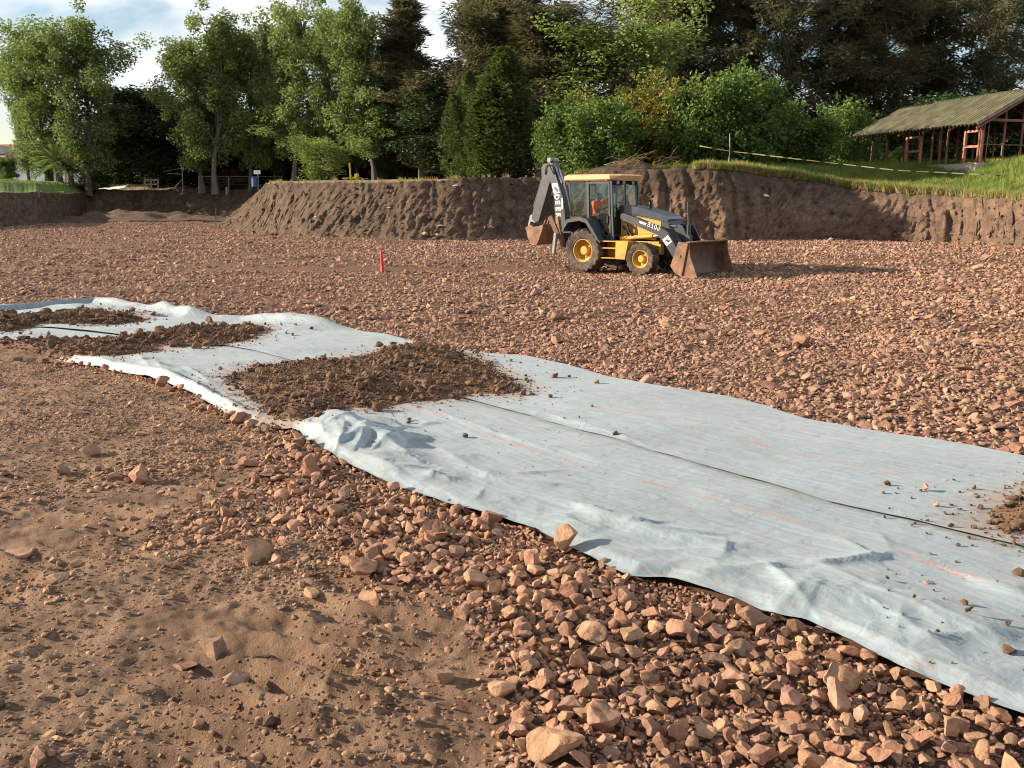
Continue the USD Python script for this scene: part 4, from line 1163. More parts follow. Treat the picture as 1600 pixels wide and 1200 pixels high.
popA = lambda: broad_tree(1, .20, .10, 26, 21000, .0145, clump=.060)
popB = lambda: broad_tree(2, .17, .11, 26, 19000, .0145, angle=(.25, .6), clump=.054)
popC = lambda: broad_tree(3, .15, .16, 24, 17000, .0145, angle=(.22, .55), clump=.050)
drkA = lambda: broad_tree(4, .36, .06, 24, 17000, .026, angle=(.6, 1.2), clump=.10, lift=.2, shape=.6)
drkB = lambda: broad_tree(5, .30, .04, 24, 17000, .025, angle=(.5, 1.1), clump=.09, lift=.3, shape=.6)
casA = lambda: needle_tree(11, .19, .16, 38, 640, 36, leaf=(.024, .0042), clump=.037)
casB = lambda: needle_tree(12, .17, .10, 42, 640, 36, droop=.7, leaf=(.024, .0042), clump=.037)
casC = lambda: needle_tree(13, .23, .30, 30, 440, 36, clump=.042, leaf=(.024, .0042))
firA = lambda: needle_tree(14, .15, .05, 44, 560, 26, droop=.3, clump=.026, cone=True)
cypA = lambda: cypress_tree(21, 5, 13000)
cypB = lambda: cypress_tree(22, 3, 11000, .12)
wilA = lambda: broad_tree(31, .24, .12, 24, 13000, .017, angle=(.4, .95), clump=.07, lift=.1)
shA = lambda: broad_tree(41, .40, .03, 24, 7500, .056, angle=(.5, 1.25), clump=.13, lift=.2, shape=.55, trunks=2)
shB = lambda: broad_tree(42, .30, .05, 22, 5600, .052, angle=(.25, .7), clump=.10, lift=.5, shape=.7, trunks=3)
shC = lambda: broad_tree(43, .46, .02, 26, 8500, .046, angle=(.6, 1.3), clump=.12, lift=.15, shape=.5, trunks=2)
bank_ = "left edge"

# left group, beyond the far bank
plant("leafy_tree", "popA", popA, BARKP, L_POP, 78, 92, 32, 122, "left of two tall leafy trees, sunlit yellow green, nearest the photo's left edge", rz=.4)
plant("leafy_tree", "popB", popB, BARKP, L_POP, 143, 90, 8, 106, "right of the two tall leafy trees at the left, grey trunk beside the pale tarp", rz=2.1)
plant("leafy_tree", "popA", popA, BARKP, L_POP, 50, 96, 66, 62, "lower pale green tree in front of the tiled house at far left", rz=3.3)
# dark round evergreens in the shade
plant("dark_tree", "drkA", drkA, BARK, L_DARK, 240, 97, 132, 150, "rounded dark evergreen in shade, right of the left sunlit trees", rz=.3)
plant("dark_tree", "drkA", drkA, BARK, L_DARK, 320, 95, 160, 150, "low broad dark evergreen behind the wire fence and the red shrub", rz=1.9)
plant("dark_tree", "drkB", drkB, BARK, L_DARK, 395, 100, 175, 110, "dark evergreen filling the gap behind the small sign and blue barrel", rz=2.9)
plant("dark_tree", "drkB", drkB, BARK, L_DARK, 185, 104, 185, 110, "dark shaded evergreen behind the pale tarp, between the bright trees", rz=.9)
# tall poplars
for px, Y, top, w, k, rz, lb in ((314, 88, 44, 88, "popB", .2, "leftmost of the row of tall poplars, crown leaning into the sky gap"), (338, 86, 12, 86, "popC", 1.0, "second poplar from the left in the tall row, thin bare lower trunk"), (395, 88, 30, 80, "popB", 2.0, "third poplar from the left, narrow crown above the small sign"),
                                 (462, 84, -6, 88, "popC", 2.7, "fourth poplar of the row, forked trunk and bright upper crown"), (520, 83, -8, 80, "popB", 3.9, "fifth poplar of the row, standing above the yellow tape bundle"), (583, 80, -2, 92, "popC", 4.6, "rightmost poplar of the row, thick dark trunk and dense crown"), (428, 94, 50, 70, "popA", 5.2, "shorter poplar set back between the third and fourth of the row"), (556, 92, 20, 80, "popB", 5.7, "poplar set back behind the fifth and the rightmost of the row")):
    plant("poplar", k, {"popA": popA, "popB": popB, "popC": popC}[k], BARKP, L_POP, px, Y, top, w, lb, rz=rz)
plant("small_tree", "smA", lambda: broad_tree(6, .42, .22, 20, 9000, .034, angle=(.5, 1.0), clump=.13), BARKP, L_WIL, 502, 74, 200, 92, "small pale leafed tree low in front of the poplar trunks", rz=.7)
plant("small_tree", "popA", popA, BARKP, L_POP, 605, 86, 210, 50, "small bright green tree lit between dark trunks, right of the poplars", rz=2.2)
plant("dark_tree", "drkB", drkB, BARK, L_DARK, 470, 100, 185, 120, "dark undergrowth tree behind the fourth poplar", rz=1.1)
plant("dark_tree", "drkA", drkA, BARK, L_DARK, 560, 98, 170, 130, "dark undergrowth tree behind the rightmost poplars", rz=4.0)
plant("dark_tree", "drkB", drkB, BARK, L_DARK, 640, 86, 150, 110, "dark tree under the tall fir, left of the cypresses", rz=5.0)
# fir, casuarinas, cypresses
plant("fir_tree", "firA", firA, BARK, L_CAS, 652, 80, -4, 100, "tall dark fir with a thin pointed tip, right of the poplars", rz=.3)
plant("fir_tree", "firA", firA, BARK, L_DARK, 625, 84, 60, 80, "shorter dark fir just left of the tall pointed fir", rz=1.5)
plant("casuarina", "casA", casA, BARK, L_CAS, 735, 76, -12, 135, "brownish casuarina with drooping sprays behind the two green cypresses", rz=.2)
plant("casuarina", "casB", casB, BARK, L_CAS, 778, 80, -40, 120, "tall dark casuarina rising out of the photo above the cypresses", rz=1.3)
plant("casuarina", "casB", casB, BARK, L_CAS, 848, 72, 8, 135, "dark casuarina above the digger's raised boom, left of the sky notch", rz=2.2)
plant("casuarina", "casA", casA, BARK, L_CAS, 885, 80, 22, 105, "brown tinged casuarina just under the small notch of blue sky", rz=4.2)
plant("cypress", "cypA", cypA, BARK, L_CYP, 734, 64, 112, 62, "left of the two green cypresses, shorter with a rough outline", rz=.5)
plant("cypress", "cypB", cypB, BARK, L_CYP, 788, 62, 75, 74, "right of the two green cypresses, taller with pointed tip", rz=1.7)
plant("dark_tree", "drkB", drkB, BARK, L_DARK, 700, 78, 120, 120, "dark tree in the shade left of the green cypresses", rz=.1)
plant("dark_tree", "drkA", drkA, BARK, L_DARK, 838, 76, 140, 130, "dark tree in shade directly behind the digger's boom", rz=3.1)
plant("willow", "wilA", wilA, BARKP, L_WIL, 968, 69, 6, 165, "pale green willow like tree catching the sun behind the yellowing bushes", rz=2.5)
plant("casuarina", "casA", casA, BARK, L_CAS, 1000, 86, -60, 130, "tall casuarina behind the pale willow like tree", rz=.9)
plant("casuarina", "casB", casB, BARK, L_CAS, 1070, 78, -50, 150, "dark casuarina above the green bushes, right of the willow like tree", rz=3.6)
plant("casuarina", "casA", casA, BARK, L_CAS, 1145, 80, -45, 130, "casuarina with sky showing through, above the white post", rz=4.9)
plant("casuarina", "casC", casC, BARK, L_CAS, 1215, 76, -40, 150, "open crowned casuarina with a bare leaning trunk, above the grassy bank", rz=.6)
plant("casuarina", "casB", casB, BARK, L_CAS, 1290, 80, -60, 140, "dark casuarina left of the shed, its sprays hanging low", rz=5.6)
plant("casuarina", "casA", casA, BARK, L_CAS, 1365, 78, -45, 150, "olive casuarina rising behind the shed's left gable", rz=1.9)
plant("casuarina", "casB", casB, BARK, L_CAS, 1440, 82, -60, 140, "casuarina behind the middle of the shed's mossy roof", rz=2.8)
plant("casuarina", "casC", casC, BARK, L_CAS, 1530, 76, -50, 150, "casuarina with a forked leaning trunk against the sky, above the shed's ridge", rz=3.9)
plant("casuarina", "casA", casA, BARK, L_CAS, 1600, 80, -50, 150, "casuarina at the right edge of the photo, above the shed", rz=.1)
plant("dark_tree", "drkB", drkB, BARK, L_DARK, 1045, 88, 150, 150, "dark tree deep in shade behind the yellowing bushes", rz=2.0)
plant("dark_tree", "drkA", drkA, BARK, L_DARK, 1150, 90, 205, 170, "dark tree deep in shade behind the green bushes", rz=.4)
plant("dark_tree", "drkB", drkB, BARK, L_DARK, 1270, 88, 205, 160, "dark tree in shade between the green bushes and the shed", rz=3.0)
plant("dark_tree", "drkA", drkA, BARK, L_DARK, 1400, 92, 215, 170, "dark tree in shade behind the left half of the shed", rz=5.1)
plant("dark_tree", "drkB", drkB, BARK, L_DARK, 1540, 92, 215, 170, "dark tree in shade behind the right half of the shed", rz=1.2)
# bushes above the bank
for px, Y, top, w, k, mt, rz, lb in ((885, 54, 176, 66, "shA", L_BUSH, .2, "bright green bush with large leaves directly behind the digger's cab, left one"), (932, 52, 168, 82, "shA", L_BUSH, 1.4, "bright green leafy bush above the digger's cab roof, right one"), (912, 56, 158, 60, "shBy", L_BUSHY, 2.4, "bush with yellow tipped shoots behind the two bushes over the cab"),
                                     (1000, 56, 128, 54, "shBy", L_BUSHY, .4, "yellowing bush with upright shoots, left of the yellow green pair"), (1040, 54, 132, 66, "shBy", L_BUSHY, 3.1, "yellowing bush with upright shoots, right of the pair, above the brush heap"), (1078, 53, 140, 80, "shC", L_BUSH, 1.1, "green bush between the yellowing bushes and the white post"), (1130, 54, 124, 92, "shA", L_BUSH, 2.6, "tall rounded green bush behind the white post"), (1178, 55, 128, 84, "shC", L_BUSH, 4.2, "rounded green bush right of the white post"),
                                     (1218, 58, 160, 80, "shC", L_BUSH, 5.0, "lower shaded green bush at the left end of the long tape"), (1262, 58, 188, 70, "shC", L_BUSH, .6, "low shaded bush above the grass, half way to the shed"), (1306, 62, 168, 56, "shA", L_BUSH, 1.9, "bright green bush left of the shed, upper leaves in sun"), (1340, 68, 186, 44, "shC", L_BUSH, 2.8, "bush against the left end of the shed"), (1022, 60, 205, 70, "shC", L_BUSH, 3.3, "low dark bush behind the cut brush, under the yellowing pair")):
    plant("bush", k, {"shA": shA, "shBy": shB, "shC": shC}[k], BARK, mt, px, Y, top, w, lb, "bush", rz=rz)
for px, Y, top, w, lb in ((1400, 73, 182, 70, "dark thicket behind the left end of the shed"), (1465, 69, 165, 100, "dark thicket behind the middle of the shed, filling its openings"), (1540, 68, 160, 100, "dark thicket behind the shed's tall door frame"), (1610, 68, 160, 100, "dark thicket behind the shed at the right edge of the photo")):
    plant("thicket", "shE", lambda: broad_tree(49, .46, .01, 28, 14000, .05, angle=(.6, 1.4), clump=.14, lift=.1, shape=.45, trunks=2), BARK, L_DARK, px, Y, top, w, lb, "bush", rz=px)
for px, Y, top, w, rz, lb in ((1392, 64, 236, 30, .3, "low weedy bush inside the shed's left end, between the first posts"), (1455, 60, 236, 50, 1.6, "weedy bush growing through the shed's lower window opening"), (1590, 56, 246, 60, 2.7, "weeds growing at the shed's right end")):
    plant("bush", "shC", shC, BARK, L_BUSH, px, Y, top, w, lb, "bush", rz=rz)
plant("red_shrub", "shR", lambda: shrub(47, 8, 3000, (.07, .03), w=.6), BARK, L_RED, 352, 91, 262, 60, "low dark red leaved shrub behind the wire fence", "bush")
plant("hedge_shrub", "shC", shC, BARK, L_BUSH, 150, 93, 272, 50, "low yellow green shrub beside the pale tarp, under the tall trees", "bush", rz=.8)
plant("hedge_shrub", "shC", shC, BARK, L_BUSH, 8, 92, 247, 26, "dark shrub in front of the white wall at the far left edge", "bush", rz=2.8)

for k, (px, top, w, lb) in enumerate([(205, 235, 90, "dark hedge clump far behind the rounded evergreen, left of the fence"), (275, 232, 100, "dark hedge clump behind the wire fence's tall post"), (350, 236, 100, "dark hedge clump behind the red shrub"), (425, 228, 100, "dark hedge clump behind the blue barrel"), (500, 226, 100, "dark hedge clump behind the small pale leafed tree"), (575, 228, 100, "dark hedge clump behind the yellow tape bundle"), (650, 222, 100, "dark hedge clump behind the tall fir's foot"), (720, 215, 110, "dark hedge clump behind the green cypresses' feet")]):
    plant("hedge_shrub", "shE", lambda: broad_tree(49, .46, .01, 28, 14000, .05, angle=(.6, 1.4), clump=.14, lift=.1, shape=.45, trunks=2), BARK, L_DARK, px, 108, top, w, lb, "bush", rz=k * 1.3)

# young palms under the left trees
def palm(seed, fr=22, L=1.0, trunk=.55):
    rng = np.random.default_rng(seed)
    wood = MB().tube([[0, 0, -.05], [.01, 0, trunk * .5], [0, .01, trunk]], [.17, .13, .11], 9)
    P, D, U = [], [], []
    for k in range(fr):
        az, el = k * 2.4, rng.uniform(.15, 1.35)
        pts = [np.array([0, 0, trunk])]
        d = np.array([math.cos(az) * math.cos(el), math.sin(az) * math.cos(el), math.sin(el)])
        for s in range(9):
            d = d + [0, 0, -.13]
            d /= np.linalg.norm(d)
            pts.append(pts[-1] + d * L / 9)
        pts = np.array(pts)
        wood.tube(pts, np.linspace(.016, .004, 10), 4, cap=False)
        side = np.cross(d, [0, 0, 1])
        side /= np.linalg.norm(side)
        for s in range(1, 10):
            for q in (0, .33, .66):
                for sg in (-1, 1):
                    P.append(pts[s - 1] + (pts[s] - pts[s - 1]) * q + side * sg * .09)
                    D.append(side * sg + (pts[s] - pts[s - 1]) / np.linalg.norm(pts[s] - pts[s - 1]) * .8 + [0, 0, -.25])
    n = len(P)
    return wood.get(), leaf_quads(np.array(P), np.array(D), np.tile([0, 0, 1.0], (n, 1)), np.full(n, .24), np.full(n, .028))


wd, lf = palm(5)
for px, Y, h, lb in ((93, 88, 2.6, "shaggy palm with a fat green trunk under the left sunlit trees"), (75, 91, 1.8, "small arching palm left of the shaggy palm"), (112, 88.5, 2.0, "dark young palm right of the shaggy palm, beside the grey trunk")):
    a = at(px, 290, Y)
    t = thing("palm", lb, "palm", (a[0], a[1], float(upper_z(a[0], a[1]))), px, (h, h, h * 1.15), "palms under the left trees", ref=FIRST.get("palm"))
    if "palm" not in FIRST:
        part("trunk", wd, BARK, t, smooth=40)
        part("fronds", lf, L_POP, t)
        FIRST["palm"] = t

# ------------------------------------------------------------------ grass on the land above the right bank
def tuft(seed, n=26, h=1.0):
    rng = np.random.default_rng(seed)
    V, Fc = [], []
    for k in range(n):
        az, r = rng.uniform(0, 2 * PI), rng.uniform(0, .22)
        b = np.array([math.cos(az) * r, math.sin(az) * r, -.05])
        le = np.array([math.cos(az + rng.normal()), math.sin(az + rng.normal()), 0]) * rng.uniform(.05, .5)
        hh = h * rng.uniform(.5, 1.1)
        s = np.array([-math.sin(az), math.cos(az), 0]) * .022
        m_ = b + le * .35 + [0, 0, hh * .6]
        e = b + le + [0, 0, hh]
        i = len(V)
        V += [b - s, b + s, m_ - s * .8, m_ + s * .8, e]
        Fc += [[i, i + 1, i + 3], [i, i + 3, i + 2], [i + 2, i + 3, i + 4]]
    return np.array(V), np.array(Fc)


rg = np.random.default_rng(400)
TUFTS = [("tuft", tuft(k), M_GRASS, False) for k in range(5)] + [("tuft", tuft(9, 18), M_DRY, False)]


def grass(name, label, n, pxr, dr, hr, dry, seed):
    rg = np.random.default_rng(seed)
    px = rg.uniform(*pxr, n)
    a = np.interp(px, cxp, aC)
    dd = dr[0] + (dr[1] - dr[0]) * rg.random(n) ** 1.4
    y = np.interp(a, aC, TYv) + dd
    x = a * y
    keep = rg.random(n) < np.clip(.75 + 1.5 * fb2(x, y, .5, 3, seed), 0.15, 1)
    x, y, dd, px = x[keep], y[keep], dd[keep], px[keep]
    n = len(x)
    h = rg.uniform(*hr, n) * (.75 + .8 * fbm(np.stack([x * .4, y * .4, x * 0], -1), 3, seed + 1))
    idx = np.where(rg.random(n) < dry + .5 * (dd < .35), 5, rg.integers(0, 5, n))
    return instancer(name, None, TUFTS, np.stack([x, y, upper_z(x, y)], -1), np.stack([h * 1.3, h * 1.3, h], -1), rand_quat(rg, n, .3), idx, label=label, cat="grass")


grass("grass", "long green grass along the top of the right bank", 15000, (1085, 1680), (-.12, 13), (.26, .5), .05, 401)
grass("grass", "sparse grass and weeds between the bushes and the bank, above the digger", 1500, (900, 1100), (1.5, 9), (.15, .35), .4, 402)
grass("grass", "patchy lawn beyond the far bank at the left", 6500, (-60, 440), (6, 40), (.07, .16), .35, 403)
grass("grass", "thin grass along the crest of the middle bank", 110, (405, 800), (.1, 4), (.12, .25), .5, 404)

# ------------------------------------------------------------------ the backhoe loader
YAW = -math.radians(40.0)
BO = G(908.5, 420.5) + 1.05 * np.array([math.sin(-YAW), math.cos(-YAW), 0])
wheel_xy = [BO[:2] + np.array([math.cos(YAW) * x - math.sin(YAW) * y, math.sin(YAW) * x + math.cos(YAW) * y]) for x in (0, 1.96) for y in (-.9, .9)]
BO[2] = float(np.mean([floor_z(*w) for w in wheel_xy])) - 0.005
bh = thing("backhoe_loader", "yellow and black backhoe loader working on the crushed rock, boom folded behind its cab", "digger", BO, YAW)


def wheel(name, x, y, R, w, rim_r, side):
    """side -1: outer face towards -y."""
    t = thing(name, loc=(x, y, R), parent=bh)
    h = w / 2
    b = MB()
    prof = [(rim_r, -h * .72), (rim_r + .03, -h * .86), (R * .80, -h * 1.0), (R * .90, -h * .97), (R * .955, -h * .80), (R * .965, 0), (R * .955, h * .80), (R * .90, h * .97), (R * .80, h), (rim_r + .03, h * .86), (rim_r, h * .72)]
    b.lathe(prof, (0, 0, 0), 56)
    part("tyre", b, RUBBER, t, smooth=35)
    lug = MB()
    n = 20 if R > .55 else 17
    for k in range(n):
        for s in (-1, 1):
            a0 = (k + (.5 if s > 0 else 0)) * 2 * PI / n
            pts = []
            for q in np.linspace(0, 1, 4):
                yy = s * h * (.04 + .98 * q)
                a = a0 + .30 * q
                rr = R * (.945 if q < .9 else .90)
                for dr in (0, R * .062):
                    for da in (-.05, .05):
                        pts.append([(rr + dr * (1 if q < .9 else .9)) * math.cos(a + da * (.8 + .3 * q)), yy, (rr + dr) * math.sin(a + da * (.8 + .3 * q))])
            for i in range(3):
                mm = manifold3d.Manifold.hull_points(np.array(pts[i * 4:i * 4 + 8])).to_mesh()
                lug.add(trimesh.Trimesh(mm.vert_properties[:, :3], mm.tri_verts, process=False))
    part("tread_lugs", lug, RUBBER, t)
    o = side
    prof = [(.02, o * h * .30), (rim_r * .40, o * h * .30), (rim_r * .42, o * h * .08), (rim_r * .62, o * h * .02), (rim_r * .80, o * h * .16), (rim_r * .86, o * h * .60), (rim_r * .99, o * h * .70), (rim_r * 1.02, o * h * .80), (rim_r * .96, o * h * .80), (rim_r * .90, o * h * .1), (rim_r * .9, -o * h * .7), (rim_r * 1.0, -o * h * .74)]
    part("rim", MB().lathe(prof, (0, 0, 0), 48), YEL if R > .55 else YELD, t, smooth=30)
    hub = MB().lathe([(0.001, o * h * .62), (rim_r * .34, o * h * .60), (rim_r * .40, o * h * .5), (rim_r * .42, o * h * .25)], (0, 0, 0), 28)
    for k in range(8):
        a = k * PI / 4
        hub.lathe([(0.001, o * h * .14), (.022, o * h * .14), (.022, 0)], (rim_r * .56 * math.cos(a), 0, rim_r * .56 * math.sin(a)), 6)
    part("hub", hub, YEL if R > .55 else YELD, t, smooth=30)


wheel("rear_wheel", 0, -.80, .64, .50, .335, -1)
wheel("rear_wheel", 0, .80, .64, .50, .335, 1)
wheel("front_wheel", 1.96, -.82, .47, .34, .255, -1)
wheel("front_wheel", 1.96, .82, .47, .34, .255, 1)
part("chassis", MB().box((1.05, 0, .72), (3.0, .62, .34)).box((-.75, 0, .85), (.5, 1.3, .55)).box((0, 0, .64), (.36, 1.1, .34)).box((1.96, 0, .5), (.2, 1.3, .2)).box((2.3, 0, .75), (.5, .7, .5)).box((.9, 0, .52), (1.1, .5, .2)), DARK, bh)
for s in (-1, 1):
    y0, y1 = (s * .98, s * .56)
    yc, yw = (y0 + y1) / 2, abs(y0 - y1)
    part("step", MB().box((.84, yc, .935), (.66, yw, .03)).box((.84, yc, .455), (.64, yw, .03)).box((.545, yc, .69), (.04, yw, .46)).box((.84, yc, .74), (.62, yw, .035)).box((.84, s * .57, .69), (.62, .03, .46)), YEL, bh)
    part("side_tank", MB().add(extrude_xz([(1.14, .44), (1.46, .44), (1.56, .95), (1.14, .96)], y0, y1)).add(extrude_xz([(1.5, .55), (2.25, .72), (2.3, .95), (1.5, .95)], s * .52, s * .40)).box((2.2, s * .46, .86), (.22, .16, .14)).box((2.34, s * .46, .74), (.1, .2, .3)), YEL, bh)
    part("fender", MB().add(extrude_xz([(-.76, 1.20), (-.70, 1.36), (-.58, 1.54), (-.10, 1.62), (.17, 1.55), (.40, 1.25), (.60, .96), (.68, .92), (.62, .90), (.52, .97), (.33, 1.19), (.12, 1.45), (-.10, 1.51), (-.52, 1.45), (-.64, 1.30), (-.70, 1.18)], s * 1.06, s * .56)), BLK, bh)
# bonnet and engine bay
hood = MB().add(extrude_xz([(.92, 1.60), (.92, 1.96), (1.2, 1.96), (1.6, 1.88), (2.1, 1.76), (2.42, 1.66), (2.52, 1.58), (2.50, 1.50), (2.30, 1.52), (1.5, 1.66)], -.43, .43))
part("bonnet", hood, NAVY, bh)
part("engine_panel", MB().add(extrude_xz([(.94, 1.05), (.94, 1.62), (1.5, 1.68), (2.28, 1.54), (2.28, 1.30), (2.1, .98)], -.41, .41)), YEL, bh)
part("radiator_grille", MB().add(extrude_xz([(2.26, .70), (2.26, 1.54), (2.50, 1.53), (2.56, 1.3), (2.56, .75)], -.40, .40)), BLK, bh)
part("exhaust_pipe", MB().tube([[1.55, .22, 1.80], [1.55, .22, 2.05], [1.5, .22, 2.1]], .035, 10), DARK, bh, smooth=40)
part("hydraulic_hose", MB().tube([[1.15, -.47, 1.5], [1.25, -.55, 1.35], [1.3, -.52, 1.2], [1.42, -.55, 1.1], [1.38, -.5, 1.0]], .035, 8).tube([[1.05, -.47, 1.35], [1.2, -.54, 1.22], [1.32, -.5, 1.05]], .03, 8), DARK, bh, smooth=40)
# loader arms, lift rams, bucket gear
ARM = [(1.13, 1.70), (1.22, 1.74), (1.76, 1.575), (2.45, 1.36), (2.70, 1.22), (2.86, 1.0), (3.04, .70), (3.10, .50), (2.98, .44), (2.86, .58), (2.60, .92), (2.36, 1.15), (1.74, 1.36), (1.22, 1.53), (1.12, 1.60)]
for s in (-1, 1):
    a = part("loader_arm", MB().add(extrude_xz(ARM, s * .60, s * .74)), BLK, bh, label="near loader arm with white model number" if s < 0 else None)
    if s < 0:
        RX = trimesh.transformations.rotation_matrix(PI / 2, [1, 0, 0])

        def decal(me, x, z, ang, y):
            me.apply_transform(RX)
            me.apply_transform(trimesh.transformations.rotation_matrix(-ang, [0, 1, 0]))
            me.apply_translation([x, y, z])
            return me
        tx = meshkit.text_mesh("310J", .125, .004, False)
        part("model_number", decal(tx, 2.02, 1.385, -math.radians(16.5), -.742), WHITE, a)
        pl = trimesh.creation.box([.24, .055, .004])
        part("name_plate", decal(pl, 1.88, 1.468, -math.radians(16.5), -.743), WHITE, a)
        pl = trimesh.creation.box([.22, .21, .004])
        em = part("emblem_plate", decal(pl, 2.69, 1.00, -math.radians(53), -.743), WHITE, a)
        deer = trimesh.creation.extrude_polygon(Polygon([(-.07, -.05), (-.03, -.01), (-.05, .03), (-.01, .02), (.02, .04), (.03, .075), (.05, .05), (.08, .04), (.05, .02), (.07, -.02), (.03, -.01), (.0, -.03), (-.02, -.06), (-.03, -.03)]).buffer(.004), .004, engine="earcut")
        part("emblem", decal(deer, 2.69, 1.00, -math.radians(53), -.748), BLK, a)
    part("lift_ram", MB().tube([[1.10, s * .52, 1.02], [2.10, s * .52, 1.10]], .062, 12).tube([[1.02, s * .52, 1.01], [1.14, s * .52, 1.02]], .075, 12), YEL, bh, smooth=40)
    part("lift_ram_rod", MB().tube([[2.1, s * .52, 1.10], [2.45, s * .55, 1.12]], .034, 10).tube([[2.45, s * .48, 1.12], [2.45, s * .72, 1.12]], .06, 10), CHROME, bh, smooth=40)
    part("bucket_linkage", MB().add(extrude_xz([(2.66, 1.34), (2.80, 1.44), (2.92, 1.40), (3.14, 1.02), (3.22, .78), (3.08, .70), (2.92, .98)], s * .36, s * .30)).tube([[1.9, s * .33, 1.45], [2.75, s * .33, 1.38]], .05, 10), BLK, bh)
part("loader_cross_tube", MB().tube([[2.78, -.66, .95], [2.78, .66, .95]], .09, 12).box((3.02, 0, .68), (.1, 1.5, .2)), BLK, bh, smooth=40)
part("level_rod", MB().tube([[3.12, -.30, .85], [3.10, -.30, 1.42]], .062, 10).tube([[3.10, -.30, 1.4], [3.06, -.30, 2.05]], .034, 10).box((3.12, -.30, 1.0), (.16, .14, .3)), BLK, bh, smooth=40)
# front bucket: curved shell and end plates
sh = [(3.57, .99), (3.40, .97), (3.26, .86), (3.19, .66), (3.18, .42), (3.24, .22), (3.38, .07), (3.60, .02), (3.90, .0)]
inn = [(3.90, .022), (3.61, .05), (3.41, .10), (3.28, .24), (3.22, .42), (3.23, .65), (3.30, .83), (3.42, .93), (3.57, .955)]
bk = part("front_bucket", MB().add(extrude_xz(sh + inn, -1.10, 1.10)), DRUST, bh, smooth=30)
part("cutting_edge", MB().box((3.89, 0, .012), (.16, 2.24, .028)), DRUST, bk)
for s in (-1, 1):
    part("end_plate", MB().add(extrude_xz([(3.27, .995), (3.58, .975), (3.63, .62), (3.90, .0), (3.42, .03), (3.22, .14), (3.07, .34), (3.17, .64)], s * 1.10, s * 1.135)), RUST, bk, label="sunlit rusty end plate" if s < 0 else None)
    part("side_cutter", MB().add(extrude_xz([(3.275, 1.0), (3.57, .98), (3.50, .54), (3.42, .10), (3.20, .16), (3.06, .34), (3.17, .64)], s * 1.135, s * 1.17)).tube([[3.33, s * 1.16, .62], [3.33, s * 1.19, .62]], .045, 8), RUST, bk)
part("bucket_top_lip", MB().box((3.55, 0, .99), (.12, 2.22, .035)), RUST, bk)

# cab
CX0, CX1, CY, CZ0, CZ1 = -.76, .84, .70, 1.02, 2.64
for s in (-1, 1):
    part("rear_pillar", MB().bar((CX0 + .12, s * (CY - .03), 1.58), (CX0, s * (CY - .03), CZ1), .05), BLK, bh)
    part("middle_pillar", MB().bar((.0, s * CY, 1.45), (-.06, s * CY, CZ1), .09, .075).bar((.0, s * CY, 1.45), (.55, s * CY, 1.0), .06), BLK, bh)
    part("front_pillar", MB().bar((.86, s * CY, .98), (.74, s * CY, CZ1), .10, .075), BLK, bh)
    part("sill", MB().bar((.5, s * CY, 1.0), (.90, s * CY, 1.0), .07), BLK, bh)
    # side glass: rear quarter, door
    q = [(-.70, 1.62), (-.05, 1.62), (-.09, 2.62), (CX0 + .03, 2.62)]
    part("quarter_window", extrude_xz(q, s * (CY - .005), s * (CY + .005)), CABGLASS, bh)
    d = part("door", MB().bar((.02, s * (CY + .03), 1.50), (-.03, s * (CY + .03), 2.61), .045).bar((.79, s * (CY + .03), 1.06), (.70, s * (CY + .03), 2.61), .045).bar((-.03, s * (CY + .03), 2.60), (.70, s * (CY + .03), 2.60), .045).bar((.02, s * (CY + .03), 1.50), (.47, s * (CY + .03), 1.08), .045).bar((.47, s * (CY + .03), 1.08), (.79, s * (CY + .03), 1.08), .045), BLK, bh)
    part("door_glass", extrude_xz([(.05, 1.52), (.48, 1.10), (.77, 1.10), (.69, 2.58), (-.02, 2.58)], s * (CY + .025), s * (CY + .033)), CABGLASS, d)
    part("door_handle", MB().box((.70, s * (CY + .06), 1.55), (.05, .05, .22)), DARK, d)
    part("grab_rail", MB().tube([[.80, s * (CY + .10), 1.75], [.83, s * (CY + .12), 1.7], [.88, s * (CY + .12), 1.2], [.86, s * (CY + .08), 1.14]], .016, 8), DARK, bh, smooth=40)
for s in (-1, 1):
    part("lower_panel", extrude_xz([(-.58, 1.44), (-.02, 1.44), (.02, 1.62), (-.66, 1.62)], s * (CY - .03), s * (CY + .01)), DARK, bh)
GL = lambda a, b, c, d: (np.array([a, b, c, d], float), np.array([[0, 1, 2, 3]]))
part("windscreen", GL((.90, -.66, 1.15), (.90, .66, 1.15), (.77, .66, 2.60), (.77, -.66, 2.60)), CABGLASS, bh)
part("windscreen_bar", MB().bar((.90, 0, 1.1), (.77, 0, 2.62), .03).bar((.92, -.7, 1.1), (.92, .7, 1.1), .05), BLK, bh)
part("rear_window", GL((CX0 - .02, -.66, 1.66), (CX0 - .02, .66, 1.66), (CX0 - .02, .66, 2.6), (CX0 - .02, -.66, 2.6)), CABGLASS, bh)
part("rear_window_visor", GL((CX0 - .34, -.62, 1.70), (CX0 - .34, .62, 1.70), (CX0 - .02, .62, 2.58), (CX0 - .02, -.62, 2.58)), CABGLASS, bh)
part("cab_floor", MB().box((.1, 0, 1.05), (1.5, 1.3, .08)).box((-.55, 0, 1.35), (.35, 1.3, .5)), DARK, bh)
roof_pts = []
for z, g in ((2.655, .0), (2.70, .05), (2.80, .045), (2.845, -.04)):
    for x, y in ((CX0 - .06, CY + .04), (.70, CY + .04), (.98, CY - .18)):
        for s in (-1, 1):
            roof_pts.append([x + (g if x > 0 else -g) - (0.10 if (x > .9 and z < 2.72) else 0), s * (y + g), z])
mm = manifold3d.Manifold.hull_points(np.array(roof_pts)).to_mesh()
rf = part("cab_roof", trimesh.Trimesh(mm.vert_properties[:, :3], mm.tri_verts), YELR, bh)
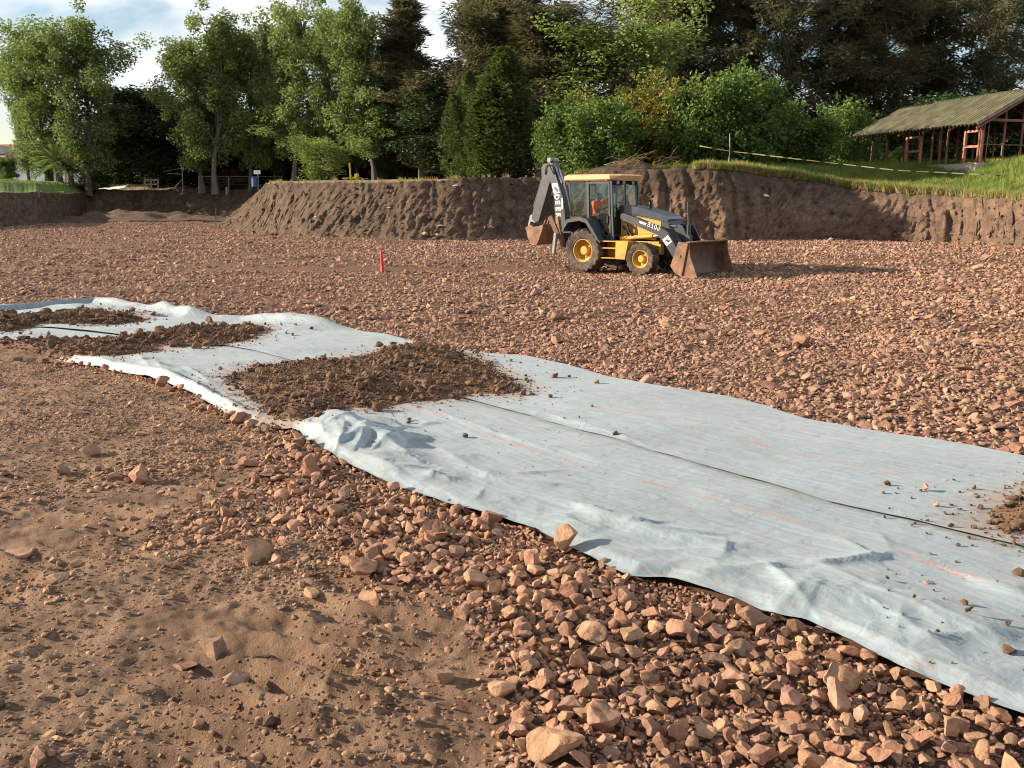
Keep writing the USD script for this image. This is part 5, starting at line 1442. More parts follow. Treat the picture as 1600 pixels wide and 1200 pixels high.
part("roof_rail", MB().box((0, 0, 2.635), (1.56, 1.42, .035)), BLK, bh)
for x, y in ((-.80, -.62), (-.80, .62), (.84, -.55), (.84, -.25), (.84, .25), (.84, .55)):
    l = part("work_lamp", MB().box((x, y, 2.60), (.10, .15, .11)), DARK, bh)
    part("lamp_lens", MB().box((x + (.055 if x > 0 else -.055), y, 2.60), (.01, .12, .08)), LAMPW, l)
for x, y in ((-.84, -.74), (.64, -.76)):
    part("marker_lamp", MB().box((x, y, 2.69), (.09, .06, .07)), LAMPR, bh)
# inside the cab
part("seat", MB().box((-.22, 0, 1.46), (.48, .50, .12)).box((-.46, 0, 1.82), (.12, .48, .66)).box((-.22, 0, 1.25), (.35, .35, .34)), SEATM, bh)
part("console", MB().add(extrude_xz([(.55, 1.09), (.85, 1.09), (.82, 1.85), (.62, 1.80)], -.22, .22)), DARK, bh)
for s in (-1, 1):
    part("arm_rest", MB().box((-.2, s * .42, 1.6), (.5, .14, .1)), DARK, bh)
ring = np.array([[.50 + .19 * math.cos(t) * .45, .19 * math.sin(t), 1.88 + .19 * math.cos(t) * .85] for t in np.linspace(0, 2 * PI, 21)])
part("steering_wheel", MB().tube(ring, .014, 6).tube([[.62, 0, 1.7], [.50, 0, 1.88]], .025, 6).tube([ring[5], ring[15]], .012, 5), DARK, bh, smooth=40)
# backhoe: swing post, boom, dipper, bucket, rams, hoses
part("swing_post", MB().box((-1.18, 0, 1.0), (.34, .5, .75)).box((-1.42, 0, 1.15), (.34, .34, .5)), BLK, bh)
BOOM = [(-1.40, 1.05), (-1.62, 1.12), (-1.70, 1.63), (-1.72, 2.07), (-1.84, 2.52), (-2.00, 2.98), (-2.04, 3.10), (-1.98, 3.34), (-1.88, 3.40), (-1.82, 3.28), (-1.72, 2.95), (-1.54, 2.51), (-1.40, 2.18), (-1.34, 1.85), (-1.30, 1.40)]
bm = part("boom", MB().add(extrude_xz(BOOM, -.14, .14)), BLK, bh)
part("pivot_pin", MB().tube([[-1.90, -.22, 3.33], [-1.90, .22, 3.33]], .07, 12), GREYD, bm, smooth=40)
# white lettering on the boom, read downwards
cl = np.array([(-1.735, 2.60), (-1.64, 2.30), (-1.585, 2.02), (-1.57, 1.76), (-1.565, 1.50)])
wd2 = .095
plate = np.vstack([cl + [wd2 + .02, 0.03], (cl - [wd2, 0])[::-1]])
part("white_band", extrude_xz(plate[[0, 1, -2, -1]], -.146, -.142), WHITE, bm)
deer = trimesh.creation.extrude_polygon(Polygon([(-.10, -.06), (-.04, -.01), (-.06, .04), (-.01, .02), (.03, .04), (.05, .085), (.07, .05), (.11, .04), (.07, .02), (.09, -.03), (.03, -.01), (.0, -.03), (-.02, -.07), (-.04, -.03)]).buffer(.005), .004, engine="earcut")
part("emblem", decal(deer, -1.67, 2.45, -math.radians(72), -.150), BLK, bm)
zc_ = [2.22, 2.03, 1.84, 1.65, 1.46]
for ch, z in zip("DEERE", zc_):
    t_ = meshkit.text_mesh(ch, .17, .004, True)
    t_.apply_translation([-.07, -.085, 0])
    part("letter", decal(t_, float(np.interp(z, cl[::-1, 1], cl[::-1, 0])) + .005, z, -math.radians(87), -.147), WHITE, bm)
part("small_plate", MB().box((-1.42, -.145, 2.0), (.035, .008, .34)), WHITE, bm)
part("boom_ram", MB().tube([[-1.40, .0, 2.62], [-1.15, .0, 1.75]], .065, 12).bar((-1.62, 0, 3.0), (-1.36, 0, 2.45), .10), BLK, bh, smooth=40)
part("ram_rod", MB().tube([[-1.86, -.05, 3.27], [-1.50, -.05, 2.62]], .036, 12), BLUEROD, bh, smooth=40)
DIP = [(-2.16, 3.22), (-2.26, 3.10), (-2.24, 2.74), (-2.62, 1.66), (-2.64, 1.52), (-2.50, 1.40), (-2.36, 1.46), (-1.92, 2.68), (-1.96, 3.05), (-2.04, 3.22)]
dp = part("dipper_stick", MB().add(extrude_xz(DIP, -.13, .13)), BLK, bh)
part("dipper_ram", MB().tube([[-2.30, 0, 2.75], [-2.62, 0, 1.9]], .055, 12).tube([[-2.62, 0, 1.9], [-2.70, 0, 1.62]], .03, 10), DARK, bh, smooth=40)
part("bucket_link", MB().add(extrude_xz([(-2.74, 1.62), (-2.66, 1.66), (-2.50, 1.52), (-2.44, 1.40), (-2.54, 1.40), (-2.70, 1.44), (-2.78, 1.28), (-2.82, 1.30)], -.10, .10)), GREYD, bh)
DB = [(-2.70, 1.24), (-2.64, 1.10), (-2.60, .94), (-2.50, .78), (-2.36, .70), (-2.24, .72), (-2.17, .82), (-2.02, 1.18), (-1.98, 1.36)]
di = [(-2.00, 1.34), (-2.05, 1.18), (-2.20, .84), (-2.26, .76), (-2.36, .735), (-2.48, .80), (-2.57, .96), (-2.61, 1.10), (-2.66, 1.22)]
db = part("rear_bucket", MB().add(extrude_xz(DB + di, -.36, .36)), RUST, bh, smooth=30)
for s in (-1, 1):
    part("bucket_side", MB().add(extrude_xz(DB + [(-2.16, 1.30), (-2.36, 1.28), (-2.5, 1.34)], s * .36, s * .385)), RUST, db)
for k in range(5):
    y = -.30 + .15 * k
    part("bucket_tooth", MB().box((-1.97, y, 1.42), (.05, .06, .18), ry=.4), RUST, db)
part("hose", MB().tube([[-1.95, .12, 3.15], [-2.1, .16, 3.42], [-2.3, .2, 3.45], [-2.42, .16, 3.25], [-2.30, .12, 3.02]], .018, 6).tube([[-1.9, -.12, 3.2], [-2.1, -.2, 3.62], [-2.4, -.25, 3.78], [-2.62, -.2, 3.62], [-2.60, -.15, 3.40], [-2.3, -.1, 3.12]], .010, 6).tube([[-1.75, -.16, 2.9], [-1.9, -.2, 3.2], [-2.05, -.16, 3.15], [-2.1, -.15, 2.9]], .016, 6).tube([[-1.82, -.1, 3.3], [-1.78, -.1, 3.62], [-1.86, -.12, 3.75]], .010, 6), DARK, bh, smooth=40)
for s in (-1, 1):
    st_ = part("stabiliser_leg", MB().bar((-1.34, s * .86, 1.62), (-1.02, s * .80, .98), .10, .14).bar((-1.10, s * .80, 1.62), (-.92, s * .74, .70), .09, .12), RUST, bh)
    part("stabiliser_pad", MB().box((-1.10, s * .92, .82), (.10, .10, .62), ry=.12), GREYD, st_)

# ------------------------------------------------------------------ the driver
def bones(js, bs, length=.025):
    """js: {name: (xyz, r)}; bs: pairs. Hulls of joint spheres, one surface."""
    sph = lambda c, r: manifold3d.Manifold.sphere(r, 18).translate(c)
    out = manifold3d.Manifold()
    for a, b in bs:
        pts = np.vstack([sph(*js[k]).to_mesh().vert_properties[:, :3] for k in (a, b)])
        out = out + manifold3d.Manifold.hull_points(pts)
    out = out.refine_to_length(length).to_mesh()
    t = trimesh.Trimesh(out.vert_properties[:, :3], out.tri_verts)
    trimesh.smoothing.filter_taubin(t, iterations=8)
    return t


def from_bh(p):
    c, s = math.cos(YAW), math.sin(YAW)
    return BO + np.array([c * p[0] - s * p[1], s * p[0] + c * p[1], p[2]])


per = thing("person", "driver in a bright orange shirt seated in the digger's cab, one arm raised", "person", from_bh((-.22, 0, 0)), YAW)
J = {"hip": ((0, 0, 1.60), .13), "hipl": ((.02, .09, 1.60), .10), "hipr": ((.02, -.09, 1.60), .10), "waist": ((-.02, 0, 1.74), .125), "chest": ((.0, 0, 1.92), .135), "shl": ((.02, .17, 2.02), .062), "shr": ((.02, -.17, 2.02), .062), "neck": ((.03, 0, 2.08), .055), "skull": ((.05, 0, 2.21), .088), "face": ((.085, 0, 2.17), .066), "chin": ((.095, 0, 2.115), .040),
     "kl": ((.42, .13, 1.62), .072), "kr": ((.42, -.13, 1.62), .072), "al": ((.46, .13, 1.22), .046), "ar": ((.46, -.13, 1.22), .046), "tl": ((.60, .13, 1.15), .036), "tr": ((.60, -.13, 1.15), .036),
     "el": ((.22, .26, 2.14), .043), "er": ((.16, -.26, 1.80), .043), "wl": ((.36, .22, 2.34), .030), "wr": ((.40, -.15, 1.86), .030), "pl": ((.40, .21, 2.40), .032), "pr": ((.47, -.13, 1.90), .032)}
FING = []
for hnd, base, dirs in (("l", np.array([.40, .21, 2.42]), np.array([.35, -.05, .9])), ("r", np.array([.49, -.13, 1.91]), np.array([.85, .1, .2]))):
    dirs = dirs / np.linalg.norm(dirs)
    sid = np.array([0, 1.0, 0]) if hnd == "r" else np.array([.2, 1.0, 0])
    sid /= np.linalg.norm(sid)
    for k, Lf in enumerate((.070, .080, .075, .058)):
        b0 = base + sid * (k - 1.5) * .021
        m1, m2 = b0 + dirs * Lf * .55, b0 + dirs * Lf * .8 + np.array([.0, 0, -.3]) * Lf * (1 if hnd == "r" else -.2)
        for nm_, pp, r in ((f"f{hnd}{k}a", b0 - dirs * .02, .010), (f"f{hnd}{k}b", m1, .009), (f"f{hnd}{k}c", m2, .008)):
            J[nm_] = (tuple(pp), r)
        FING += [(f"f{hnd}{k}a", f"f{hnd}{k}b"), (f"f{hnd}{k}b", f"f{hnd}{k}c"), ("p" + hnd, f"f{hnd}{k}a")]
    tb = base - sid * .045 - dirs * .02
    J[f"t{hnd}a"], J[f"t{hnd}b"], J[f"t{hnd}c"] = (tuple(tb), .011), (tuple(tb - sid * .02 + dirs * .03), .010), (tuple(tb - sid * .022 + dirs * .055), .008)
    FING += [("p" + hnd, f"t{hnd}a"), (f"t{hnd}a", f"t{hnd}b"), (f"t{hnd}b", f"t{hnd}c")]
body = bones(J, [("hip", "waist"), ("waist", "chest"), ("hipl", "hipr"), ("chest", "shl"), ("chest", "shr"), ("chest", "neck"), ("neck", "skull"), ("skull", "face"), ("face", "chin"), ("hipl", "kl"), ("hipr", "kr"), ("kl", "al"), ("kr", "ar"), ("al", "tl"), ("ar", "tr"), ("shl", "el"), ("shr", "er"), ("el", "wl"), ("er", "wr"), ("wl", "pl"), ("wr", "pr")] + FING, .016)
part("body", body, SKIN, per, smooth=True)
JS = {k: (c, r + .016) for k, (c, r) in J.items()}
JS["cl"], JS["cr"] = (tuple(np.array(J["shl"][0]) * .25 + np.array(J["el"][0]) * .75), .056), (tuple(np.array(J["shr"][0]) * .25 + np.array(J["er"][0]) * .75), .056)
JS["neckb"] = ((.02, 0, 2.03), .075)
part("shirt", bones(JS, [("hip", "waist"), ("waist", "chest"), ("chest", "shl"), ("chest", "shr"), ("shl", "cl"), ("shr", "cr"), ("chest", "neckb")], .03), ORANGE, per, smooth=True)
part("trousers", bones({k: (c, r + .014) for k, (c, r) in J.items()}, [("hipl", "hipr"), ("hipl", "kl"), ("hipr", "kr"), ("kl", "al"), ("kr", "ar")], .03), DENIM, per, smooth=True)
part("shoes", bones({k: (c, r + .014) for k, (c, r) in J.items()}, [("al", "tl"), ("ar", "tr")], .03), SEATM, per, smooth=True)
part("hair", bones({"a": ((.035, 0, 2.232), .092), "b": ((.0, 0, 2.19), .078), "c": ((.05, 0, 2.25), .082)}, [("a", "b"), ("a", "c")], .02), HAIR, per, smooth=True)
fc = MB()
fc.add(trimesh.creation.icosphere(2, .016).apply_scale([1, .8, 1.3]).apply_translation([.152, 0, 2.165]))
for s in (-1, 1):
    fc.add(trimesh.creation.icosphere(2, .022).apply_scale([.6, .4, 1.3]).apply_translation([.05, s * .086, 2.185]))
part("nose_and_ears", fc, SKIN, per, smooth=True)
for s in (-1, 1):
    part("eye", trimesh.creation.icosphere(1, .010).apply_translation([.140, s * .028, 2.19]), HAIR, per)
part("mouth", MB().box((.137, 0, 2.125), (.006, .04, .006)), DENIM, per)

# ------------------------------------------------------------------ open shed with a mossy sheet roof
SA, SB = at(1530, 188, 50.0), at(1347, 208, 59.5)
SZ = 6.28
e0, e1 = np.array([SA[0], SA[1], SZ]), np.array([SB[0], SB[1], SZ])
ax = (e1 - e0) / np.linalg.norm(e1 - e0)
SLEN = np.linalg.norm(e1 - e0)
px_ = np.array([-ax[1], ax[0], 0]) * -1.0      # towards the ridge (away from the viewer's left)
px_ = px_ if px_[0] > 0 else -px_
HALF, RISE = 3.1, 1.62
shed = thing("shed", "open timber shed with mossy corrugated roof and reddish posts on the grassy bank", "shed", (e0[0], e0[1], 0))
so = np.array([e0[0], e0[1], 0])
SP = lambda a, b, z: e0 * [1, 1, 0] + ax * a + px_ * b + np.array([0, 0, z]) - so     # along, across, height
rg = np.random.default_rng(500)


def sheet(a0, a1, b0, b1, z0, z1, droop, seed):
    """a corrugated sheet from (b0, z0) up to (b1, z1) across, a0..a1 along."""
    n = int((a1 - a0) / .0225)
    na, nb = n + 1, 7
    A, B = np.meshgrid(np.linspace(a0, a1, na), np.linspace(0, 1, nb), indexing="ij")
    corr = .075 * np.sin(A * 2 * PI / .29) + .02 * fb2(A, B, 1.3, 2, seed)
    Z = z0 + (z1 - z0) * B + corr - droop * (1 - B) * np.sin(PI * (A - a0) / (a1 - a0)) * .5
    P = np.array([SP(a, b0 + (b1 - b0) * t, z) for a, t, z in zip(A.ravel(), B.ravel(), Z.ravel())])
    f = grid_faces(na, nb)
    lo = P - np.array([0, 0, .012])
    k = len(P)
    f2 = f[:, ::-1] + k
    edge = [[i, i + nb, i + nb + k, i + k] for i in range(0, (na - 1) * nb, nb)]
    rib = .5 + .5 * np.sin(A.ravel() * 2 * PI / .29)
    return (np.vstack([P, lo]), np.vstack([f, f2, np.array(edge)])), np.concatenate([rib, rib])


nS = 10
for side in (0, 1):
    for k in range(nS):
        a0, a1 = -.35 + k * (SLEN + .7) / nS, -.35 + (k + 1) * (SLEN + .7) / nS + .05
        for tier in (0, 1):
            t0, t1 = (0, .54) if tier == 0 else (.5, 1.0)
            up_ = .03 * tier + .012 * (k % 2) + rg.uniform(0, .02)
            lift_end = .10 if (tier == 1 and k >= 7 and side == 0) else 0
            bb = [t * HALF if side == 0 else 2 * HALF - t * HALF for t in (t0, t1)]
            over = -.45 * (tier == 0)
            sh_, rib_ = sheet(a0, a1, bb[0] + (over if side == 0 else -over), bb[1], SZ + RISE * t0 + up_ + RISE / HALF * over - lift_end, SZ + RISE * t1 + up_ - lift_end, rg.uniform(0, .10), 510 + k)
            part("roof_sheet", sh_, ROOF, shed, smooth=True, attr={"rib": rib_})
part("ridge_cap", MB().tube([SP(-.4, HALF, SZ + RISE + .05), SP(SLEN * .66, HALF, SZ + RISE + .05)], .09, 8), ROOF, shed)
GZ0 = 3.95
wall_px = lambda a: None


def along_of(px):
    """distance along the shed's front wall (0.35 m inside the eave) at which it crosses pixel column px."""
    t = np.linspace(0, SLEN, 400)
    P = np.array([SP(a, .35, GZ0) + so for a in t])
    zc = P[:, 1] * math.cos(PITCH) + (EYE - P[:, 2]) * math.sin(PITCH)
    c = 800 + FPX * P[:, 0] / zc
    return float(np.interp(-px, -c, t))


def post(px, w=.10, b=.35, mat=REDWOOD, top=SZ + .1, bot=GZ0 - .2, lean=0):
    a = along_of(px)
    part("post", MB().bar(SP(a, b, bot), SP(a + lean, b, top), w), mat, shed)
    return a


for px in (1360, 1382, 1453, 1466, 1477):
    post(px, .11 if px < 1400 else .09, lean=rg.uniform(-.06, .06))
for b in (1.9, 3.1, 4.3, 5.8):
    for a in (0.15, SLEN * .5, SLEN - .2):
        part("post", MB().bar(SP(a, b, GZ0 - .2), SP(a, b, SZ + RISE * (1 - abs(b - HALF) / HALF)), .10), REDWOOD, shed)


def frame(pxa, pxb, zlist, w=.10, lab=None):
    a0, a1 = along_of(pxa), along_of(pxb)
    b = MB()
    for a in (a0, a1):
        b.bar(SP(a, .33, zlist[0]), SP(a, .33, zlist[-1]), w, w * 1.3)
    for z in zlist:
        b.bar(SP(a0, .31, z), SP(a1, .31, z), w * 1.25, w)
    part("window_frame", b, FRAMEW, shed, label=lab)
    for px in (pxa, pxb):
        post(px, .08, .42, top=SZ)


zz = lambda py, px: float(at(px, py, (SP(along_of(px), .35, 0) + so)[1])[2])
frame(1414, 1436, [zz(262, 1425) - .1, zz(237, 1425), zz(215, 1425)], .12, "smaller red frame with a square opening over a lower one")
frame(1505, 1530, [zz(255, 1518), zz(229, 1518), zz(205, 1518)], .12, "tall red door frame with two openings")
part("corner_post", MB().bar(SP(0.12, .30, GZ0 - .2), SP(.12, .30, SZ), .16).bar(SP(0.02, .42, GZ0 - .2), SP(.02, .42, SZ), .07).bar(SP(-.02, .62, GZ0 - .2), SP(-.05, .66, SZ), .05), REDWOOD, shed)
part("wall_plate", MB().bar(SP(-.3, .35, SZ + .12), SP(SLEN + .3, .35, SZ + .12), .12), REDWOOD, shed)
part("wall_plate", MB().bar(SP(-.3, 2 * HALF - .35, SZ + .12), SP(SLEN + .3, 2 * HALF - .35, SZ + .12), .12), REDWOOD, shed)
for a in np.linspace(-.25, SLEN + .2, 6):
    part("rafter", MB().bar(SP(a, -.35, SZ - .46), SP(a, HALF, SZ + RISE - .25), .07, .12).bar(SP(a, 2 * HALF + .35, SZ - .46), SP(a, HALF, SZ + RISE - .25), .07, .12), REDWOOD, shed)
for b in (.9, 1.8, 2.6, 3.6, 4.4, 5.2):
    zb = SZ + RISE * (1 - abs(b - HALF) / HALF) - .16
    part("purlin", MB().bar(SP(-.3, b, zb), SP(SLEN + .3, b, zb), .06, .09), REDWOOD, shed)
part("barge_board", MB().bar(SP(-.36, -.42, SZ - .22), SP(-.36, HALF, SZ + RISE - .03), .04, .20).bar(SP(-.36, 2 * HALF + .42, SZ - .22), SP(-.36, HALF, SZ + RISE - .03), .04, .20), OLDWOOD, shed)
part("rail", MB().bar(SP(.05, .5, GZ0 + 1.05), SP(.05, 5.8, GZ0 + 1.05), .09, .05), REDWOOD, shed)
part("tie_beam", MB().bar(SP(.05, .3, SZ + .02), SP(.05, 5.9, SZ + .02), .10, .14), REDWOOD, shed)
al = along_of(1408)
part("floor_slab", MB().add((lambda b: trimesh.Trimesh(b, trimesh.creation.box([1, 1, 1]).faces))(np.array([SP(a, b, z) for a in (-.1, al) for b in (.0, 5.9) for z in (GZ0 - .5, GZ0 + .06)]))), CONC, shed)

# ------------------------------------------------------------------ tape, posts and small things on the land above
def ribbon(name, pts, w, label, cat, mat, period=.5, twist=0.5, sag=0.0):
    pts = np.asarray(pts, float)
    n = 120
    t = np.linspace(0, len(pts) - 1, n)
    P = np.stack([np.interp(t, np.arange(len(pts)), pts[:, k]) for k in range(3)], -1)
    P[:, 2] -= sag * np.sin(PI * (t % 1))
    L = np.concatenate([[0], np.cumsum(np.linalg.norm(np.diff(P, axis=0), axis=1))])
    d = np.gradient(P, axis=0)
    d /= np.linalg.norm(d, axis=1, keepdims=True)
    s = np.cross(d, [0, 0, 1.0])
    s /= np.linalg.norm(s, axis=1, keepdims=True)
    a = twist * np.sin(L * 1.3) + .2
    nrm = np.cos(a)[:, None] * np.array([0, 0, 1.0]) + np.sin(a)[:, None] * s
    V = np.stack([P - nrm * w / 2, P + nrm * w / 2], 1).reshape(-1, 3)
    k = np.arange(n - 1) * 2
    F = np.stack([k, k + 1, k + 3, k + 2], -1)
    return part(name, (V, F), mat, None, smooth=True, label=label, cat=cat, attr={"along": np.repeat(L / period, 2)})


ribbon("warning_tape", [at(1093, 228, 47), at(1140, 236, 46.5), at(1250, 249, 46), at(1400, 266, 45.5), at(1500, 271, 45.5), at(1575, 275, 46)], .05, "long yellow and black warning tape strung along the top of the right grassy bank", "tape", TAPE, .9, .6)
ribbon("warning_tape", [at(-40, 286, 80), at(10, 291, 80), at(60, 297, 80), at(100, 300, 80)], .10, "short yellow warning tape across the grass at the far left", "tape", TAPEY, 1, .3)
p = at(1139, 247, 49)
part("marker_post", MB().tube([[p[0], p[1], p[2] - .4], [p[0] + .02, p[1], p[2] + .5], [p[0] - .02, p[1], p[2] + 1.25]], [.022, .02, .016], 8), GREYW, None, smooth=40, label="thin white marker post by the tape, in front of the green bushes", cat="post")
# brush and earth heap above the cab
hx = [at(px, 258, 49.0) for px in (950, 985, 1020, 1050)]
gx, gy = np.meshgrid(np.linspace(-2.6, 2.6, 60), np.linspace(-1.5, 1.5, 40), indexing="ij")
hc = at(985, 258, 49.5)
hz = 0.55 * np.exp(-(gx / 1.25) ** 2 - (gy / .8) ** 2) + .28 * fb2(gx, gy, 1.4, 4, 601) + .12 * fb2(gx, gy, 6, 3, 602)
edge_ = smooth(1.0, .75, np.sqrt((gx / 2.6) ** 2 + (gy / 1.5) ** 2))
hz = np.where(edge_ > 0, hz * edge_ + .05 * edge_ - .25 * (1 - edge_), -.3)
hb = float(upper_z(hc[0], hc[1]))
eh = thing("earth_mound", "mound of brown earth and cut brush on the bank top, above the cab roof", "mound", (hc[0], hc[1], hb))
part("soil", (np.stack([gx, gy, hz], -1).reshape(-1, 3), grid_faces(60, 40)), M_BANK, eh, smooth=True)
rg = np.random.default_rng(610)
tw = MB()
for k in range(42):
    a, r = rg.uniform(-1, 1), rg.uniform(.5, 1.4)
    c = np.array([rg.uniform(-1.4, 2.4), rg.uniform(-1.0, .6), rg.uniform(.15, .75)])
    d = np.array([math.cos(a * 1.2), rg.uniform(-.5, .5), rg.uniform(-.2, .7)])
    tw.tube([c, c + d * r * .5 + [0, 0, .06], c + d * r], [.02, .014, .006], 5)
part("cut_branches", tw, M_DRY, eh, kind="stuff")
# litter and clods on the middle bank
def on_bank(px, py):
    """where the line of sight through a pixel meets the bank."""
    d = ray(px, py)
    v = bank_v - [0, 0, EYE]
    t = (v @ d) / (d @ d)
    e = np.linalg.norm(v - t[:, None] * d, axis=1) / t + 1e-4 * t
    return bank_v[int(np.argmin(np.where(t > 1, e, 9)))]


for k, (px, py, w, mt, tx, ct) in enumerate([(712, 290, 9, WHITE, "pale flat scrap near the top of the middle bank", "scrap"), (607, 325, 7, WHITE, "whitish scrap half way up the middle bank", "scrap"), (494, 338, 5, WHITE, "tiny white scrap low on the sloping left end of the middle bank", "scrap"), (690, 353, 9, SHEETM, "pale scrap near the foot of the middle bank", "scrap"), (664, 366, 11, ROCKS[1], "tan stone at the foot of the middle bank", "stone"), (682, 369, 13, ROCKS[2], "bigger rounded stone at the foot of the middle bank, beside the tan one", "stone"), (1197, 306, 10, WHITE, "white scrap stuck in the right bank under the grass", "scrap"), (557, 377, 8, ROCKS[3], "dark stone at the foot of the middle bank above the red stake", "stone")]):
    c = on_bank(px, py)
    s = w / FPX * c[1]
    me = rock_mesh(650 + k, 2, (1, .8, .6) if ct == "stone" else (1, .5, .3), 9, .1)
    me.vertices = me.vertices * s + c + np.array([0, -.06 * s - .03, .02])
    part("loose_stone" if ct == "stone" else "litter", me, mt, None, smooth=30, label=tx, cat=ct)
# red stake
p = G(598, 421)
fz = float(floor_z(p[0], p[1]))
st_v = []
for z, w in ((-.1, .085), (0.0, .085), (.40, .062), (.62, .040), (.655, .012)):
    for sx, sy in ((-1, -1), (1, -1), (1, 1), (-1, 1)):
        st_v.append([sx * w / 1.7 - z * .06, sy * w / 1.7, z])
mm = manifold3d.Manifold.hull_points(np.array(st_v)).to_mesh()
stk = trimesh.Trimesh(mm.vert_properties[:, :3], mm.tri_verts)
stk.apply_transform(trimesh.transformations.rotation_matrix(.5, [0, 0, 1]))
stk.apply_translation([p[0], p[1], fz])
part("marker_stake", stk, RED, None, label="tapered red marker stake standing in the crushed rock, left of the digger", cat="stake")
# wooden pegs and posts
def stick(name, px, py_base, py_top, Y, w, label, mat=OLDWOOD, cat="post", group=None, lean=0.0):
    a, b = at(px, py_base, Y), at(px, py_top, Y)
    return part(name, MB().bar((a[0], a[1], a[2] - .25), (b[0] + lean, a[1], b[2]), w), mat, None, label=label, cat=cat, group=group)


stick("wooden_peg", 354, 300, 292, 80, .12, "wooden peg on the far bank's crest, below the red shrub")
stick("wooden_peg", 337, 352, 326, 66, .07, "thin peg at the foot of the middle bank's left end")
stick("wooden_peg", 61, 304, 292, 73, .09, "slanting peg at the left bank's crest by the short tape", lean=-.12)
fen = thing("wire_fence", "wire fence with grey posts behind the far bank, left of the middle bank", "fence", (0, 0, 0))
fpx = [(285, 296, 262), (311, 295, 276), (335, 294, 277), (357, 293, 276), (402, 292, 276), (440, 290, 275)]
tops = []
for px, pb_, pt in fpx:
    a, b = at(px, pb_, 86), at(px, pt, 86)
    part("fence_post", MB().tube([[a[0], a[1], a[2] - .4], b], .055, 8), FENCEM, fen, smooth=40)
    tops.append(at(px, 276, 86))
part("top_rail", MB().tube(tops[1:], .03, 6), FENCEM, fen, smooth=40)
part("top_rail", MB().tube([at(262, 271, 86), at(285, 272, 86)], .035, 6).tube([at(255, 268, 86), at(284, 263, 86)], .02, 6).tube([at(271, 296, 86), at(285, 280, 86)], .04, 6), FENCEM, fen, smooth=40)
for f_ in (.25, .5, .75):
    part("wire", MB().tube([tops[k] * (1 - f_) + at(fpx[k][0], fpx[k][1], 86) * f_ for k in range(1, len(fpx))], .008, 4), FENCEM, fen)
crate = MB()
c0 = at(236, 296, 84)
for px in (226, 236, 247):
    a, b = at(px, 297, 84), at(px, 279, 84)
    crate.bar(a, b, .10)
for py in (281, 288):
    crate.bar(at(225, py, 84), at(248, py, 84), .10)
part("timber_frame", crate, OLDWOOD, None, label="low timber frame standing behind the far bank, right of the pale tarp", cat="frame")
# pale tarp on the ground
q = [at(152, 290.5, 82.5), at(198, 288.5, 84), at(190, 295, 81), at(166, 298.5, 79.5)]
n = 18
A, B = np.meshgrid(np.linspace(0, 1, n), np.linspace(0, 1, n), indexing="ij")
P = (q[0] * ((1 - A) * (1 - B))[..., None] + q[1] * (A * (1 - B))[..., None] + q[2] * (A * B)[..., None] + q[3] * ((1 - A) * B)[..., None])
P[..., 2] = upper_z(P[..., 0], P[..., 1]) + .10 + .35 * A * (1 - B) + .18 * fb2(P[..., 0], P[..., 1], .8, 3, 700)
part("tarp", (P.reshape(-1, 3), grid_faces(n, n)), SHEETM, None, smooth=True, label="pale grey tarp lying on the ground under the left trees", cat="tarp")
# yellow tape bundle
c = at(552, 281, 52.6)
yb = MB()
for k in range(7):
    a = rg.uniform(-.25, .3)
    a = a * 1.9
    pts = np.array([c + [a * .3, 0, .05], c + [a * .6 + rg.uniform(-.1, .1), rg.uniform(-.1, .1), .28 * rg.random() + .08], c + [a * 1.2 - .1, 0, .30 * rg.random()]])
    yb.bar(pts[0], pts[1], .14, .012).bar(pts[1], pts[2] + [0.01, 0, .02], .14, .012)
yb.bar(c + [-.15, 0, -.1], c + [-.19, 0, .95], .08).bar(c + [-.1, 0, .08], c + [.85, .05, .08], .14, .012)
part("tape_bundle", yb, TAPEY, None, label="crumpled bundle of yellow tape on the crest of the middle bank", cat="tape")
# sign, barrel
a, b = at(404, 291, 84), at(404, 272, 84)
sg = thing("sign", "small white sign on a thin post behind the middle bank's left end", "sign", (a[0], a[1], 0))
part("post", MB().tube([[0, 0, a[2] - .3], [0, 0, b[2]]], .035, 8), GREYD, sg)
part("board", MB().box((-.05, -.05, at(404, 269, 84)[2]), (.62, .03, .36)), WHITE, sg)
for k in range(3):
    part("marking", MB().bar((-.24 + .17 * k, -.07, at(404, 269, 84)[2] + .10), (-.16 + .17 * k, -.07, at(404, 269, 84)[2] - .08), .035, .006), GREYD, sg)
a = at(398.5, 292, 84)
prof = np.array([(0.001, 0), (.27, 0), (.29, .05), (.28, .3), (.295, .32), (.28, .34), (.28, .6), (.295, .62), (.28, .64), (.28, .88), (.25, .92), (.001, .92)])
bl = MB().lathe(np.stack([prof[:, 0], -prof[:, 1]], -1), (0, 0, 0), 24).get()
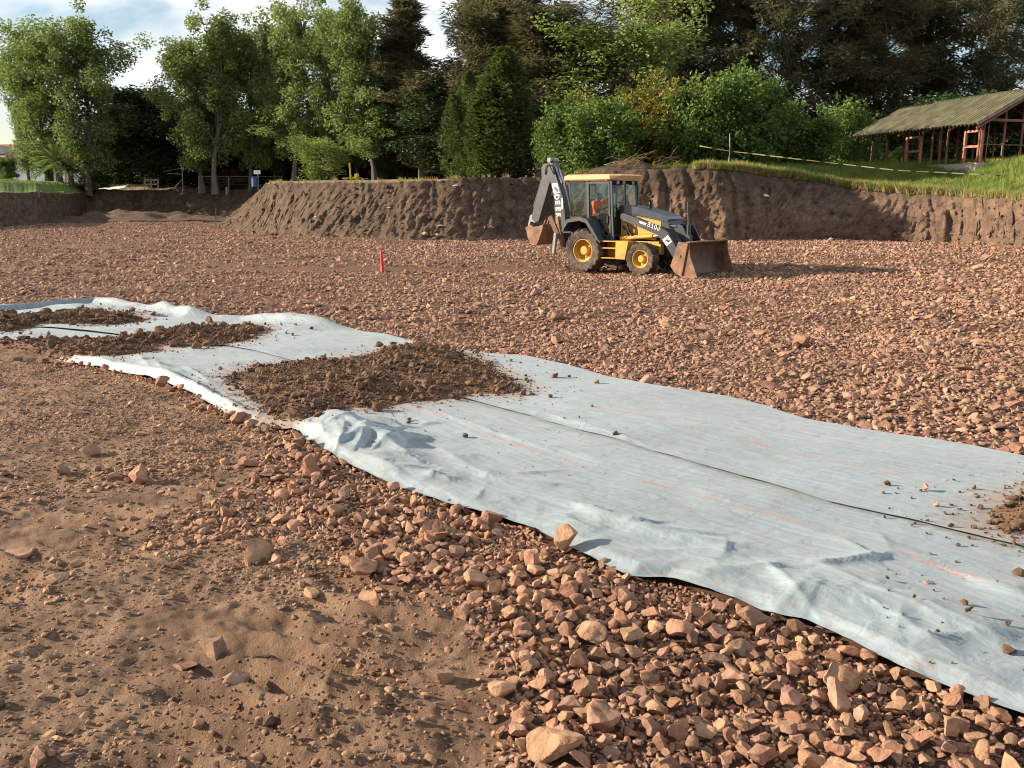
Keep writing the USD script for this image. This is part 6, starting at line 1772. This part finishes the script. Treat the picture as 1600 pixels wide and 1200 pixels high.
bl.vertices = np.stack([bl.vertices[:, 0], bl.vertices[:, 2], -bl.vertices[:, 1]], -1) + [a[0], a[1], a[2]]
part("barrel", bl, BLUEP, None, smooth=30, label="blue plastic barrel beside the small white sign", cat="barrel")
# far wall and the tiled house
wl = thing("boundary_wall", "long low white wall far behind the left trees", "wall", (0, 0, 0))
w0, w1 = at(-120, 284, 122), at(520, 284, 122)
zb = 3.5
for k in range(24):
    a, b = w0 + (w1 - w0) * k / 24, w0 + (w1 - w0) * (k + 1) / 24
    part("wall_panel", MB().box(((a[0] + b[0]) / 2, 122, zb + .75), (b[0] - a[0] - .04, .18, 1.6)), WALLW, wl)
hs = at(0, 284, 150)
ho = thing("house", "distant house with clay tiled roof and a tall chimney pipe at the far left edge", "house", (hs[0], 150, 3.6))
zE, zR = at(0, 245, 150)[2] - 3.6, at(0, 224, 156)[2] - 3.6
part("wall", MB().box((-8, 8, zE / 2), (30, 14, zE)), WALLW, ho)
ht = [(-24, 0, zE), (7.6, 0, zE), (7.6, 16, zE), (-24, 16, zE), (-22, 8, zR), (5.5, 8, zR)]
part("roof", (np.array(ht + [(x, y, z - .3) for x, y, z in ht], float), np.array([[0, 1, 5, 5], [0, 5, 4, 4], [1, 2, 5, 5], [2, 3, 4, 4], [2, 4, 5, 5], [3, 0, 4, 4], [0, 6, 7, 7], [0, 7, 1, 1], [1, 7, 8, 8], [1, 8, 2, 2]])), TILE, ho)
cxx = float(at(9, 220, 150)[0] - hs[0])
part("chimney", MB().tube([[cxx, 4, zE], [cxx - .1, 4, at(9, 209, 154)[2] - 3.6]], .42, 10).tube([[cxx - .1, 4, at(9, 211, 154)[2] - 3.6], [cxx - .1, 4, at(9, 207, 154)[2] - 3.6]], .65, 10), CONC, ho)
part("roof_box", MB().box((cxx - 3.2, 2.5, at(9, 232, 152)[2] - 3.8), (4, 2.5, 1.4)), CONC, ho)
for x in (-16, -10, -4, 2):
    wn = part("window", MB().box((x, .98, 2.0), (1.5, .08, 1.3)), DARK, ho)
